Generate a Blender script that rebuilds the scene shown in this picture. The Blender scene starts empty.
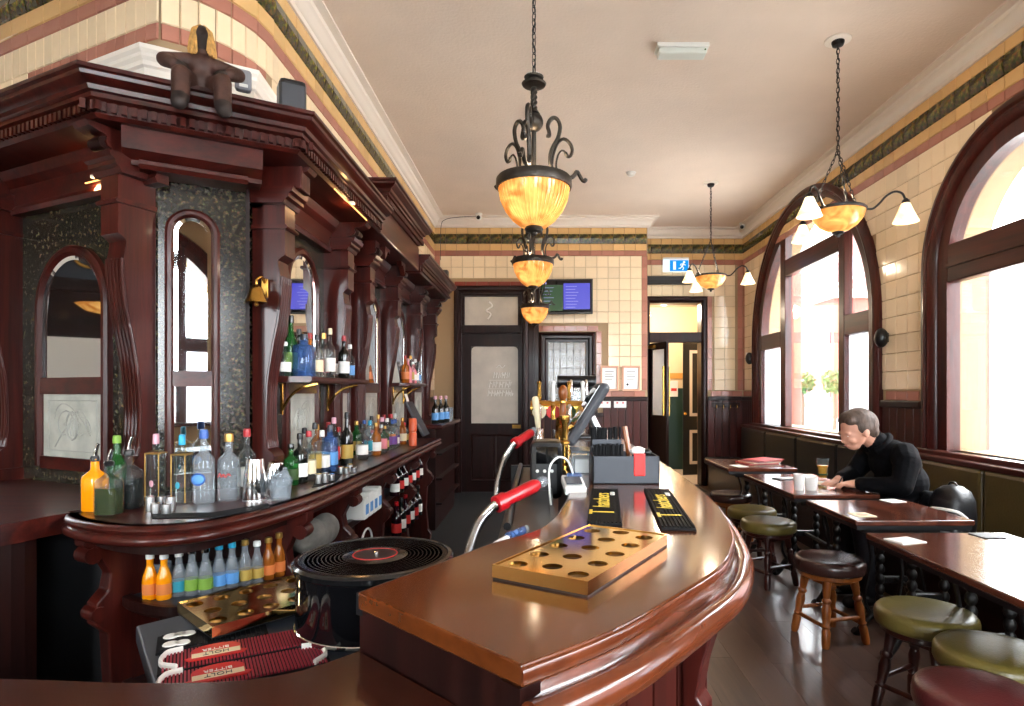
import bpy, bmesh, math, random
from mathutils import Vector, Matrix, Euler
random.seed(7)
SC = bpy.context.scene
COL = SC.collection
PI = math.pi

# ------------------------------------------------------------------ camera, world, exposure
EYE, F, VX, VY = 1.4, 610.0, 541.0, 391.0
cam = bpy.data.cameras.new('camera'); camo = bpy.data.objects.new('camera', cam); COL.objects.link(camo)
cam.sensor_width = 36.0; cam.lens = F / 1024 * 36.0
cam.shift_x = -(VX - 512) / 1024; cam.shift_y = (VY - 353) / 1024
cam.clip_start = 0.05; cam.clip_end = 200
camo.location = (0, 0, EYE); camo.rotation_euler = (PI / 2, 0, 0)
SC.camera = camo
w = bpy.data.worlds.new('overcast_sky'); SC.world = w; w.use_nodes = True
bg = w.node_tree.nodes['Background']; bg.inputs[0].default_value = (0.90, 0.96, 1.0, 1); bg.inputs[1].default_value = 17.0
SC.view_settings.view_transform = 'Standard'; SC.view_settings.look = 'None'
SC.view_settings.exposure = 0.85; SC.view_settings.gamma = 1.0
SC.view_settings.use_curve_mapping = False
SC.cycles.max_bounces = 8; SC.cycles.diffuse_bounces = 5; SC.cycles.glossy_bounces = 4
SC.cycles.transparent_max_bounces = 12; SC.cycles.sample_clamp_indirect = 6.0
SC.cycles.caustics_reflective = False; SC.cycles.caustics_refractive = False
try: SC.cycles.use_denoising = True
except Exception: pass

def portal(name, loc, rot, sx, sy):
    l = bpy.data.lights.new(name, 'AREA'); l.shape = 'RECTANGLE'; l.size = sx; l.size_y = sy
    l.cycles.is_portal = True
    o = bpy.data.objects.new(name, l); COL.objects.link(o); o.location = loc; o.rotation_euler = rot
portal('window_portal', (3.42, 6.95, 2.25), (0, PI / 2, 0), 2.9, 3.2)
portal('window_portal', (3.42, 3.80, 2.0), (0, PI / 2, 0), 2.3, 1.6)
portal('window_portal', (3.42, 0.45, 2.25), (0, PI / 2, 0), 2.9, 3.2)
portal('window_portal', (1.0, -3.42, 2.2), (PI / 2, 0, 0), 3.2, 2.9)
portal('window_portal', (-3.6, -3.42, 2.2), (PI / 2, 0, 0), 2.4, 2.6)

# ------------------------------------------------------------------ helpers
def at(px, py, Z):
    """picture position on a level plane of height Z -> plan position in metres"""
    Y = F * (EYE - Z) / (py - VY)
    return ((px - VX) / F * Y, Y)
def dep(px, py, Y):
    return ((px - VX) / F * Y, EYE + (VY - py) / F * Y)

class G:
    def __init__(s): s.v = []; s.f = []; s.m = []; s.mi = 0
    def add(s, vs, fs):
        b = len(s.v); s.v += [tuple(v) for v in vs]
        for f in fs: s.f.append([b + i for i in f]); s.m.append(s.mi)
        return s
    def box(s, x0, x1, y0, y1, z0, z1):
        return s.add([(x0,y0,z0),(x1,y0,z0),(x1,y1,z0),(x0,y1,z0),(x0,y0,z1),(x1,y0,z1),(x1,y1,z1),(x0,y1,z1)],
                     [(0,3,2,1),(4,5,6,7),(0,1,5,4),(1,2,6,5),(2,3,7,6),(3,0,4,7)])
    def obox(s, c, size, rot=(0,0,0)):
        M = Matrix.Translation(c) @ Euler(rot).to_matrix().to_4x4()
        hx, hy, hz = size[0]/2, size[1]/2, size[2]/2
        t = G().box(-hx,hx,-hy,hy,-hz,hz)
        return s.add([M @ Vector(v) for v in t.v], t.f)
    def prism(s, poly, z0, z1, M=None):
        n = len(poly)
        vs = [Vector((x,y,z0)) for x,y in poly] + [Vector((x,y,z1)) for x,y in poly]
        if M is not None: vs = [M @ v for v in vs]
        fs = [tuple(range(n-1,-1,-1)), tuple(range(n,2*n))] + [(i,(i+1)%n,n+(i+1)%n,n+i) for i in range(n)]
        return s.add(vs, fs)
    def lathe(s, prof, n=16, c=(0,0,0), M=None, sq=0.0):
        """prof: (r, z) from bottom to top"""
        vs = []; fs = []
        for r, z in prof:
            for k in range(n):
                a = 2*PI*k/n
                q = 1.0
                if sq: q = 1.0/((abs(math.cos(a))**(2+6*sq)+abs(math.sin(a))**(2+6*sq))**(1/(2+6*sq)))
                v = Vector((r*q*math.cos(a), r*q*math.sin(a), z))
                if M is not None: v = M @ v
                vs.append(v + Vector(c))
        for i in range(len(prof)-1):
            for k in range(n):
                fs.append((i*n+k, i*n+(k+1)%n, (i+1)*n+(k+1)%n, (i+1)*n+k))
        if prof[0][0] > 1e-6: fs.append(tuple(range(n-1,-1,-1)))
        if prof[-1][0] > 1e-6: fs.append(tuple((len(prof)-1)*n+k for k in range(n)))
        return s.add(vs, fs)
    def tube(s, pts, r, n=8, closed=False):
        pts = [Vector(p) for p in pts]; N = len(pts); vs = []; fs = []
        if not hasattr(r, '__len__'): r = [r]*N
        up = None
        for i, p in enumerate(pts):
            if closed: t = pts[(i+1)%N] - pts[i-1]
            else: t = pts[min(i+1,N-1)] - pts[max(i-1,0)]
            if t.length < 1e-9: t = Vector((0,0,1))
            t.normalize()
            if up is None:
                up = Vector((0,0,1)) if abs(t.z) < .9 else Vector((1,0,0))
            a = up - t*up.dot(t)
            if a.length < 1e-6: a = t.orthogonal()
            a.normalize(); up = a; b = t.cross(a)
            for k in range(n):
                an = 2*PI*k/n
                vs.append(p + (a*math.cos(an) + b*math.sin(an))*r[i])
        M_ = N if closed else N-1
        for i in range(M_):
            j = (i+1) % N
            for k in range(n):
                fs.append((i*n+k, i*n+(k+1)%n, j*n+(k+1)%n, j*n+k))
        if not closed:
            fs.append(tuple(range(n-1,-1,-1))); fs.append(tuple((N-1)*n+k for k in range(n)))
        return s.add(vs, fs)
    def sweep(s, path, prof, caps=True, closed=False):
        """path: plan points; prof: closed outline of (offset to the right of travel, z)"""
        N = len(path); n = len(prof); vs = []; fs = []
        P = [Vector(p) for p in path]
        for i in range(N):
            if closed: d0 = (P[i]-P[i-1]).normalized(); d1 = (P[(i+1)%N]-P[i]).normalized()
            else:
                d0 = (P[i]-P[i-1]).normalized() if i > 0 else (P[1]-P[0]).normalized()
                d1 = (P[i+1]-P[i]).normalized() if i < N-1 else d0
            n0 = Vector((d0.y,-d0.x)); n1 = Vector((d1.y,-d1.x)); m = (n0+n1)
            m.normalize(); m /= max(m.dot(n0), .3)
            for o, z in prof: vs.append((P[i].x+m.x*o, P[i].y+m.y*o, z))
        for i in range(N if closed else N-1):
            j = (i+1) % N
            for k in range(n):
                k2 = (k+1) % n
                fs.append((i*n+k, j*n+k, j*n+k2, i*n+k2))
        if caps and not closed:
            fs.append(tuple(range(n))); fs.append(tuple((N-1)*n+k for k in range(n-1,-1,-1)))
        return s.add(vs, fs)
    def ball(s, c, r, nu=14, nv=9):
        if not hasattr(r, '__len__'): r = (r,r,r)
        prof = [(max(math.sin(PI*i/nv),0), -math.cos(PI*i/nv)) for i in range(nv+1)]
        prof[0] = (0,-1); prof[-1] = (0,1)
        t = G().lathe(prof, nu)
        return s.add([(v[0]*r[0]+c[0], v[1]*r[1]+c[1], v[2]*r[2]+c[2]) for v in t.v], t.f)
    def extr(s, fr, poly, s0, s1):
        """outline of (d outward, z) extruded along a run from s0 to s1 in frame fr"""
        n = len(poly)
        vs = [fr(s0,d,z) for d,z in poly] + [fr(s1,d,z) for d,z in poly]
        return s.add(vs, [tuple(range(n-1,-1,-1)), tuple(range(n,2*n))] + [(i,(i+1)%n,n+(i+1)%n,n+i) for i in range(n)])
    def mesh(s, name, mats, smooth=None):
        me = bpy.data.meshes.new(name)
        me.from_pydata(s.v, [], s.f)
        if not isinstance(mats, (list, tuple)): mats = [mats]
        for m in mats: me.materials.append(MT[m] if isinstance(m, str) else m)
        if len(mats) > 1: me.polygons.foreach_set('material_index', s.m)
        bm = bmesh.new(); bm.from_mesh(me)
        bmesh.ops.remove_doubles(bm, verts=bm.verts, dist=1e-6)
        bmesh.ops.recalc_face_normals(bm, faces=bm.faces)
        bm.to_mesh(me); bm.free()
        if smooth:
            me.shade_smooth(); me.set_sharp_from_angle(angle=math.radians(smooth))
        me.update()
        return me

def org(p):
    o = Vector((0,0,0))
    while p is not None: o = o + p.location; p = p.parent
    return o
def thing(name, label, cat, loc=(0,0,0), rz=0.0, group=None, kind=None):
    o = bpy.data.objects.new(name, None); COL.objects.link(o)
    o.empty_display_size = .1
    o.location = loc; o.rotation_euler = (0,0,rz)
    o['label'] = label; o['category'] = cat
    if group: o['group'] = group
    if kind: o['kind'] = kind
    return o
def put(name, me, parent=None, loc=(0,0,0), rot=(0,0,0), label=None, cat=None, group=None, kind=None):
    o = bpy.data.objects.new(name, me); COL.objects.link(o)
    o.location = loc; o.rotation_euler = rot; o.parent = parent
    if label: o['label'] = label
    if cat: o['category'] = cat
    if group: o['group'] = group
    if kind: o['kind'] = kind
    return o
def part(name, g, mat, parent=None, smooth=None, world=False, bevel=0, label=None, cat=None, group=None, kind=None, loc=(0,0,0), rot=(0,0,0)):
    """one mesh object; world=True: g is in room coordinates and is moved under its parent"""
    if world and parent is not None:
        o = org(parent); g.v = [(v[0]-o.x, v[1]-o.y, v[2]-o.z) for v in g.v]
    ob = put(name, g.mesh(name, mat, smooth), parent, loc, rot, label, cat, group, kind)
    if bevel:
        b = ob.modifiers.new('bevel','BEVEL'); b.width = bevel; b.segments = 2; b.limit_method = 'ANGLE'; b.angle_limit = .6
    return ob
def struct(name, g, mat, smooth=None, bevel=0, parent=None, label=None):
    return part(name, g, mat, parent, smooth, bevel=bevel, kind='structure', label=label)
def dup(root, loc=None, rz=None, label=None, group=None):
    r = root.copy(); COL.objects.link(r)
    if loc is not None: r.location = loc
    if rz is not None: r.rotation_euler = (0,0,rz)
    if label: r['label'] = label
    if group: r['group'] = group
    for ch in list(root.children):
        c = ch.copy(); COL.objects.link(c); c.parent = r
        for g in list(ch.children):
            d = g.copy(); COL.objects.link(d); d.parent = c
    return r
def text_mesh(s, size, mat, extrude=.0004, shear=0):
    cu = bpy.data.curves.new('lettering','FONT'); cu.body = s; cu.size = size; cu.extrude = extrude
    cu.align_x = 'CENTER'; cu.align_y = 'CENTER'; cu.shear = shear; cu.resolution_u = 3
    ob = bpy.data.objects.new('lettering', cu); COL.objects.link(ob)
    bpy.context.view_layer.update()
    me = bpy.data.meshes.new_from_object(ob.evaluated_get(bpy.context.evaluated_depsgraph_get()))
    bpy.data.objects.remove(ob); bpy.data.curves.remove(cu)
    me.materials.clear(); me.materials.append(MT[mat]); me.name = 'lettering'
    return me
def arc(c, r, a0, a1, n):
    return [(c[0]+r*math.cos(a0+(a1-a0)*i/n), c[1]+r*math.sin(a0+(a1-a0)*i/n)) for i in range(n+1)]
def fillet(pts, rs, n=10):
    """round the inner corners of a plan polyline"""
    out = [pts[0]]
    for i in range(1, len(pts)-1):
        p0, p, p1 = Vector(pts[i-1]), Vector(pts[i]), Vector(pts[i+1])
        a = (p0-p).normalized(); b = (p1-p).normalized(); r = rs[i-1]
        ang = a.angle(b); t = r/math.tan(ang/2)
        s = p+a*t; e = p+b*t; c = p + (a+b).normalized()*(r/math.sin(ang/2))
        a0 = math.atan2(s.y-c.y, s.x-c.x); a1 = math.atan2(e.y-c.y, e.x-c.x)
        while a1-a0 > PI: a1 -= 2*PI
        while a1-a0 < -PI: a1 += 2*PI
        out += arc((c.x,c.y), r, a0, a1, n)
    out.append(pts[-1]); return out
def smooth_path(pts, n=6):
    """Catmull-Rom through points (2-D or 3-D)"""
    P = [Vector(p) for p in pts]; out = []
    for i in range(len(P)-1):
        p0 = P[max(i-1,0)]; p1 = P[i]; p2 = P[i+1]; p3 = P[min(i+2,len(P)-1)]
        for k in range(n):
            t = k/n
            out.append(.5*((2*p1)+(p2-p0)*t+(2*p0-5*p1+4*p2-p3)*t*t+(3*p1-p0-3*p2+p3)*t**3))
    out.append(P[-1]); return [tuple(v) for v in out]
def align(p0, p1):
    """matrix that takes the local z axis 0..1 onto the segment p0-p1 (no scaling)"""
    d = Vector(p1)-Vector(p0)
    return Matrix.Translation(p0) @ d.to_track_quat('Z','Y').to_matrix().to_4x4()

# ------------------------------------------------------------------ materials
MT = {}
def S(r, g, b):
    def c(u):
        u /= 255.0
        return u/12.92 if u <= .04045 else ((u+.055)/1.055)**2.4
    return (c(r), c(g), c(b))
def newmat(name):
    m = bpy.data.materials.new(name); m.use_nodes = True; MT[name] = m
    nt = m.node_tree; return m, nt, nt.nodes['Principled BSDF']
def sc3(c, k): return tuple(min(max(x*k,0),1) for x in c)+(1,)
def mat(name, col, rough=.5, metal=0.0, var=0.0, scale=8.0, bump=0.0, stretch=(1,1,1), coat=0.0, trans=0.0, spec=.5, bscale=None, sheen=0, emit=None, estr=0):
    m, nt, p = newmat(name)
    p.inputs['Base Color'].default_value = tuple(col)+(1,)
    p.inputs['Roughness'].default_value = rough; p.inputs['Metallic'].default_value = metal
    p.inputs['Specular IOR Level'].default_value = spec
    p.inputs['Coat Weight'].default_value = coat; p.inputs['Coat Roughness'].default_value = .08
    p.inputs['Transmission Weight'].default_value = trans
    if emit: p.inputs['Emission Color'].default_value = tuple(emit)+(1,); p.inputs['Emission Strength'].default_value = estr
    if var or bump:
        tc = nt.nodes.new('ShaderNodeTexCoord'); mp = nt.nodes.new('ShaderNodeMapping')
        mp.inputs['Scale'].default_value = stretch; nt.links.new(tc.outputs['Object'], mp.inputs[0])
        nz = nt.nodes.new('ShaderNodeTexNoise'); nz.inputs['Scale'].default_value = scale; nz.inputs['Detail'].default_value = 5
        nt.links.new(mp.outputs[0], nz.inputs[0])
        if var:
            cr = nt.nodes.new('ShaderNodeValToRGB')
            cr.color_ramp.elements[0].position = .3; cr.color_ramp.elements[1].position = .7
            cr.color_ramp.elements[0].color = sc3(col, 1-var); cr.color_ramp.elements[1].color = sc3(col, 1+var)
            nt.links.new(nz.outputs[0], cr.inputs[0]); nt.links.new(cr.outputs[0], p.inputs['Base Color'])
        if bump:
            bp = nt.nodes.new('ShaderNodeBump'); bp.inputs['Strength'].default_value = bump; bp.inputs['Distance'].default_value = .01
            if bscale:
                n2 = nt.nodes.new('ShaderNodeTexNoise'); n2.inputs['Scale'].default_value = bscale; n2.inputs['Detail'].default_value = 4
                nt.links.new(mp.outputs[0], n2.inputs[0]); nt.links.new(n2.outputs[0], bp.inputs['Height'])
            else: nt.links.new(nz.outputs[0], bp.inputs['Height'])
            nt.links.new(bp.outputs[0], p.inputs['Normal'])
    return m
def wood(name, c1, c2, rough=.3, axis='z', coat=.4, rings=9.0, rnd=0.0, spec=.35, bump=.06):
    m, nt, p = newmat(name)
    tc = nt.nodes.new('ShaderNodeTexCoord'); mp = nt.nodes.new('ShaderNodeMapping')
    st = {'x':(.06,1,1),'y':(1,.06,1),'z':(1,1,.06)}[axis]
    mp.inputs['Scale'].default_value = st; nt.links.new(tc.outputs['Object'], mp.inputs[0])
    n1 = nt.nodes.new('ShaderNodeTexNoise'); n1.inputs['Scale'].default_value = rings*2; n1.inputs['Detail'].default_value = 6; n1.inputs['Distortion'].default_value = .6
    n2 = nt.nodes.new('ShaderNodeTexNoise'); n2.inputs['Scale'].default_value = rings*12; n2.inputs['Detail'].default_value = 3
    nt.links.new(mp.outputs[0], n1.inputs[0]); nt.links.new(mp.outputs[0], n2.inputs[0])
    mx = nt.nodes.new('ShaderNodeMath'); mx.operation = 'MULTIPLY_ADD'; mx.inputs[1].default_value = .35
    nt.links.new(n2.outputs[0], mx.inputs[0]); nt.links.new(n1.outputs[0], mx.inputs[2])
    if rnd:
        oi = nt.nodes.new('ShaderNodeObjectInfo'); ad = nt.nodes.new('ShaderNodeMath'); ad.operation = 'MULTIPLY_ADD'; ad.inputs[1].default_value = rnd
        nt.links.new(oi.outputs['Random'], ad.inputs[0]); nt.links.new(mx.outputs[0], ad.inputs[2]); src = ad
    else: src = mx
    cr = nt.nodes.new('ShaderNodeValToRGB'); cr.color_ramp.elements[0].position = .45; cr.color_ramp.elements[1].position = .9
    cr.color_ramp.elements[0].color = tuple(c1)+(1,); cr.color_ramp.elements[1].color = tuple(c2)+(1,)
    nt.links.new(src.outputs[0], cr.inputs[0]); nt.links.new(cr.outputs[0], p.inputs['Base Color'])
    p.inputs['Roughness'].default_value = rough; p.inputs['Coat Weight'].default_value = coat; p.inputs['Coat Roughness'].default_value = .1; p.inputs['Specular IOR Level'].default_value = spec
    bp = nt.nodes.new('ShaderNodeBump'); bp.inputs['Strength'].default_value = bump; bp.inputs['Distance'].default_value = .004
    nt.links.new(mx.outputs[0], bp.inputs['Height']); nt.links.new(bp.outputs[0], p.inputs['Normal'])
    return m
def glassy(name, tint, opaque=.12, rough=.05, body=(1,1,1), trans='TRANSPARENT'):
    """thin clear or tinted glass: see-through share, sheen share and a little body colour"""
    m = bpy.data.materials.new(name); m.use_nodes = True; MT[name] = m; nt = m.node_tree
    nt.nodes.clear(); out = nt.nodes.new('ShaderNodeOutputMaterial')
    tr = nt.nodes.new('ShaderNodeBsdfTransparent' if trans == 'TRANSPARENT' else 'ShaderNodeBsdfTranslucent'); tr.inputs[0].default_value = tuple(tint)+(1,)
    df = nt.nodes.new('ShaderNodeBsdfPrincipled'); df.inputs['Base Color'].default_value = tuple(body)+(1,); df.inputs['Roughness'].default_value = rough
    gl = nt.nodes.new('ShaderNodeBsdfGlossy'); gl.inputs['Roughness'].default_value = rough
    fr = nt.nodes.new('ShaderNodeLayerWeight'); fr.inputs[0].default_value = .25
    m1 = nt.nodes.new('ShaderNodeMixShader'); m1.inputs[0].default_value = opaque
    nt.links.new(tr.outputs[0], m1.inputs[1]); nt.links.new(df.outputs[0], m1.inputs[2])
    m2 = nt.nodes.new('ShaderNodeMixShader')
    ml = nt.nodes.new('ShaderNodeMath'); ml.operation = 'MULTIPLY'; ml.inputs[1].default_value = .5
    nt.links.new(fr.outputs['Fresnel'], ml.inputs[0]); nt.links.new(ml.outputs[0], m2.inputs[0])
    nt.links.new(m1.outputs[0], m2.inputs[1]); nt.links.new(gl.outputs[0], m2.inputs[2])
    nt.links.new(m2.outputs[0], out.inputs[0]); return m
def speckle(name, c1, c2, c3, scale=60, rough=.15):
    m, nt, p = newmat(name)
    tc = nt.nodes.new('ShaderNodeTexCoord')
    vo = nt.nodes.new('ShaderNodeTexVoronoi'); vo.inputs['Scale'].default_value = scale
    nz = nt.nodes.new('ShaderNodeTexNoise'); nz.inputs['Scale'].default_value = scale*.35; nz.inputs['Detail'].default_value = 8
    nt.links.new(tc.outputs['Object'], vo.inputs[0]); nt.links.new(tc.outputs['Object'], nz.inputs[0])
    cr = nt.nodes.new('ShaderNodeValToRGB'); e = cr.color_ramp.elements
    e[0].position = .42; e[0].color = tuple(c1)+(1,); e[1].position = .72; e[1].color = tuple(c3)+(1,)
    k = e.new(.56); k.color = tuple(c2)+(1,)
    nt.links.new(nz.outputs[0], cr.inputs[0])
    mx = nt.nodes.new('ShaderNodeMixRGB'); mx.blend_type = 'MULTIPLY'; mx.inputs[0].default_value = .5
    nt.links.new(cr.outputs[0], mx.inputs[1]); nt.links.new(vo.outputs['Color'], mx.inputs[2])
    nt.links.new(mx.outputs[0], p.inputs['Base Color']); p.inputs['Roughness'].default_value = rough
    return m
def tilemat(name, col, var=.06, rough=.12, bump=.15, crackle=True):
    """glazed tile: colour differs a little from tile to tile"""
    m, nt, p = newmat(name)
    oi = nt.nodes.new('ShaderNodeObjectInfo'); tc = nt.nodes.new('ShaderNodeTexCoord')
    nz = nt.nodes.new('ShaderNodeTexNoise'); nz.inputs['Scale'].default_value = 18; nz.inputs['Detail'].default_value = 3
    nt.links.new(tc.outputs['Object'], nz.inputs[0])
    ad = nt.nodes.new('ShaderNodeMath'); ad.operation = 'MULTIPLY_ADD'; ad.inputs[1].default_value = .6
    nt.links.new(nz.outputs[0], ad.inputs[0]); nt.links.new(oi.outputs['Random'], ad.inputs[2])
    cr = nt.nodes.new('ShaderNodeValToRGB'); cr.color_ramp.elements[0].position = .1; cr.color_ramp.elements[1].position = 1.0
    cr.color_ramp.elements[0].color = sc3(col, 1-var); cr.color_ramp.elements[1].color = sc3(col, 1+var)
    nt.links.new(ad.outputs[0], cr.inputs[0]); nt.links.new(cr.outputs[0], p.inputs['Base Color'])
    p.inputs['Roughness'].default_value = rough
    bp = nt.nodes.new('ShaderNodeBump'); bp.inputs['Strength'].default_value = bump; bp.inputs['Distance'].default_value = .006
    nt.links.new(nz.outputs[0], bp.inputs['Height']); nt.links.new(bp.outputs[0], p.inputs['Normal'])
    return m
def emat(name, col, s):
    m = bpy.data.materials.new(name); m.use_nodes = True; MT[name] = m; nt = m.node_tree; nt.nodes.clear()
    o = nt.nodes.new('ShaderNodeOutputMaterial'); e = nt.nodes.new('ShaderNodeEmission')
    e.inputs[0].default_value = tuple(col)+(1,); e.inputs[1].default_value = s; nt.links.new(e.outputs[0], o.inputs[0]); return m

MAH1, MAH2 = S(36,10,8), S(76,25,18)
wood('mahogany', MAH1, MAH2, .34, 'z', .25, spec=.25)
wood('mahogany_x', MAH1, MAH2, .34, 'x', .25, spec=.25)
wood('mahogany_y', MAH1, MAH2, .34, 'y', .25, spec=.25)
wood('mahogany_dark', S(22,9,8), S(40,16,13), .36, 'z', .15, spec=.2)
wood('mahogany_dark_y', S(22,9,8), S(40,16,13), .36, 'y', .15, spec=.2)
wood('board', S(36,12,10), S(68,26,20), .36, 'z', .15, rnd=.25, spec=.25)
wood('bar_top', S(70,31,11), S(104,52,21), .15, 'y', .5, rings=5, bump=.015)
wood('bar_rail', S(66,28,14), S(104,50,26), .2, 'y', .6, rings=3, bump=.0)
wood('low_top', S(36,14,9), S(62,27,17), .25, 'x', .3, rings=5)
wood('table_top', S(58,28,20), S(96,50,34), .16, 'y', .5, rings=6)
wood('oak_leg', S(112,58,20), S(170,96,40), .35, 'z', .3)
wood('dark_leg', S(38,14,12), S(70,28,20), .3, 'z', .4)
wood('floor_plank', S(52,36,30), S(84,62,52), .3, 'y', .25, rnd=.35)
mat('floor_base', S(26,20,18), .6)
mat('rubber_floor', S(22,22,23), .7, bump=.2, scale=60)
mat('ceiling_paint', S(226,209,195), .75, var=.035, scale=2.5, bump=.35, bscale=45)
mat('plaster_white', S(236,228,218), .55)
mat('cornice_paint', S(226,214,202), .55)
mat('grout', S(158,132,100), .8)
tilemat('tile_cream', S(232,210,176), .07)
tilemat('tile_pink', S(166,112,96), .16)
tilemat('tile_yellow', S(212,172,116), .10)
tilemat('tile_red', S(120,52,42), .2)
speckle('tile_green', S(58,58,34), S(104,92,46), S(176,138,62), 60, .2)
speckle('antique_glass', S(26,23,18), S(54,47,36), S(104,90,62), 170, .16)
mat('mirror', (.86,.88,.88), .02, 1.0)
mat('mirror_dark', (.55,.57,.56), .03, 1.0)
mat('bevel_edge', (.9,.93,.93), .04, 1.0)
mat('etched_glass', S(176,176,166), .3, var=.22, scale=9, spec=.4)
mat('etched_pattern', S(164,164,156), .45)
mat('frost_door', S(196,188,176), .4, var=.12, scale=5)
glassy('pane_clear', (1,1,1), .0, .01)
glassy('pane_frost', (.95,.97,1.0), .25, .5, (.95,.97,1), 'TRANSLUCENT')
glassy('glass_clear', (.93,.96,.95), .035, .03, (.5,.55,.55))
glassy('glass_haze', (.90,.93,.95), .20, .10, (.58,.63,.68))
glassy('glass_green', (.25,.6,.25), .35, .05, S(40,110,50))
glassy('glass_blue', (.45,.62,.92), .45, .08, S(70,104,160))
glassy('glass_amber', (.8,.45,.12), .5, .05, S(190,110,40))
mat('dark_glass', S(18,20,18), .06, spec=.7)
mat('wine_glass', S(34,12,20), .08, spec=.7)
mat('olive_oil', S(92,104,24), .08, spec=.6)
mat('orange_juice', S(244,150,12), .12, spec=.6)
mat('cordial_green', S(44,54,12), .1)
mat('brass', S(206,160,78), .22, 1.0, var=.12, scale=20)
mat('brass_old', S(150,112,52), .35, 1.0, var=.2, scale=30)
mat('brass_tray', S(236,204,138), .09, 1.0, var=.08, scale=5)
mat('chrome', (.82,.82,.82), .12, 1.0)
mat('steel', (.75,.75,.75), .38, 1.0, var=.05)
mat('iron', S(24,22,22), .4, .3)
mat('bronze', S(58,52,46), .45, .7, var=.3, scale=25)
mat('black_plastic', S(20,20,22), .35)
mat('black_gloss', S(10,10,12), .05, spec=.7)
mat('vinyl', S(14,14,15), .16, spec=.6)
mat('grey_plastic', S(60,62,68), .45)
mat('slate_plastic', S(52,56,64), .5)
mat('white_plastic', S(226,226,222), .4)
mat('white_paper', S(238,236,230), .7)
mat('china', S(240,238,234), .15)
mat('red_plastic', S(160,14,24), .3)
mat('red_print', S(200,38,34), .5)
mat('maroon_rubber', S(150,30,52), .55)
mat('black_rubber', S(16,16,18), .7, spec=.2)
mat('yellow_print', S(228,196,60), .5)
mat('cream_print', S(230,216,180), .5)
mat('leather_olive', S(104,92,44), .3, var=.12, scale=12, bump=.15, bscale=120)
mat('leather_olive_dark', S(74,60,30), .36, var=.12, scale=7, bump=.15, bscale=90)
mat('leather_black', S(12,12,15), .42, bump=.15, scale=90)
mat('leather_burgundy', S(82,34,34), .3, var=.12, scale=10, bump=.15, bscale=110)
mat('leather_brown', S(54,32,28), .25, var=.12, scale=10, bump=.12, bscale=110)
mat('jacket', S(5,5,8), .85, spec=.12, var=.2, scale=14, bump=.5, bscale=22)
mat('trousers', S(24,25,34), .85)
mat('skin', S(206,150,126), .5, var=.06, scale=12)
mat('hair', S(74,58,48), .6, var=.35, scale=60, stretch=(1,1,.3), bump=.6)
mat('lips', S(170,100,90), .5)
mat('eye_white', S(230,226,220), .3)
mat('doll_leather', S(62,34,24), .6, var=.35, scale=18, bump=.4, bscale=30)
mat('doll_dark', S(30,17,12), .7, var=.3, scale=18)
mat('straw_hair', S(186,140,74), .7, var=.4, scale=50)
mat('terracotta', S(132,66,56), .7, var=.12, scale=4)
mat('stone_pale', S(190,180,168), .8, var=.06)
mat('brick_far', S(124,84,78), .8, var=.1, scale=3)
mat('glass_far', S(60,66,76), .2)
mat('pavement', S(190,188,184), .85, var=.05, scale=1.5)
mat('leaf', S(50,78,26), .6, var=.3, scale=8)
mat('bark', S(74,56,42), .8)
mat('green_dado', S(34,58,50), .4)
mat('hall_cream', S(226,204,168), .5)
mat('hall_yellow', S(206,150,70), .5)
mat('door_black', S(18,22,26), .3)
mat('frame_pink', S(206,156,128), .5)
mat('beer', S(232,160,36), .1)
mat('foam', S(240,234,220), .8)
mat('orange_can', S(224,98,56), .35)
mat('tv_green', (0,0,0), .3, emit=S(12,58,20), estr=.8)
mat('tv_blue', (0,0,0), .3, emit=S(60,58,170), estr=.9)
mat('tv_pale', (0,0,0), .3, emit=S(150,150,210), estr=.8)
emat('sign_blue', S(20,120,190), 1.0)
emat('sign_white', S(214,232,244), .9)
emat('bulb', (1.0,.80,.50), 10.0)
emat('strip_glow_tube', (1.0,.45,.12), 2.2)
mat('diffuser', S(214,220,214), .4)

def lampglass(name, c, e1, e2, ribs=0):
    """lit lamp glass: glows unevenly where the lamp behind it is, ribbed"""
    m, nt, p = newmat(name)
    p.inputs['Base Color'].default_value = tuple(c)+(1,); p.inputs['Roughness'].default_value = .15
    tc = nt.nodes.new('ShaderNodeTexCoord')
    nz = nt.nodes.new('ShaderNodeTexNoise'); nz.inputs['Scale'].default_value = 9; nz.inputs['Detail'].default_value = 2; nz.inputs['Distortion'].default_value = 1.0
    nt.links.new(tc.outputs['Object'], nz.inputs[0])
    cr = nt.nodes.new('ShaderNodeValToRGB'); cr.color_ramp.elements[0].position = .35; cr.color_ramp.elements[1].position = .68
    cr.color_ramp.elements[0].color = tuple(e1)+(1,); cr.color_ramp.elements[1].color = tuple(e2)+(1,)
    nt.links.new(nz.outputs[0], cr.inputs[0]); nt.links.new(cr.outputs[0], p.inputs['Emission Color'])
    p.inputs['Emission Strength'].default_value = 1.0
    return m
mat('grey_cloth', S(104,100,94), .9, var=.25, scale=20, bump=.6)
mat('sensor_grey', S(136,136,142), .5)
mat('gilt', S(196,150,70), .4, .8)
lampglass('bowl_glass', S(200,140,74), S(140,70,16), S(226,176,96))
lampglass('bell_glass', S(236,222,190), S(232,190,120), S(252,236,200))
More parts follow.
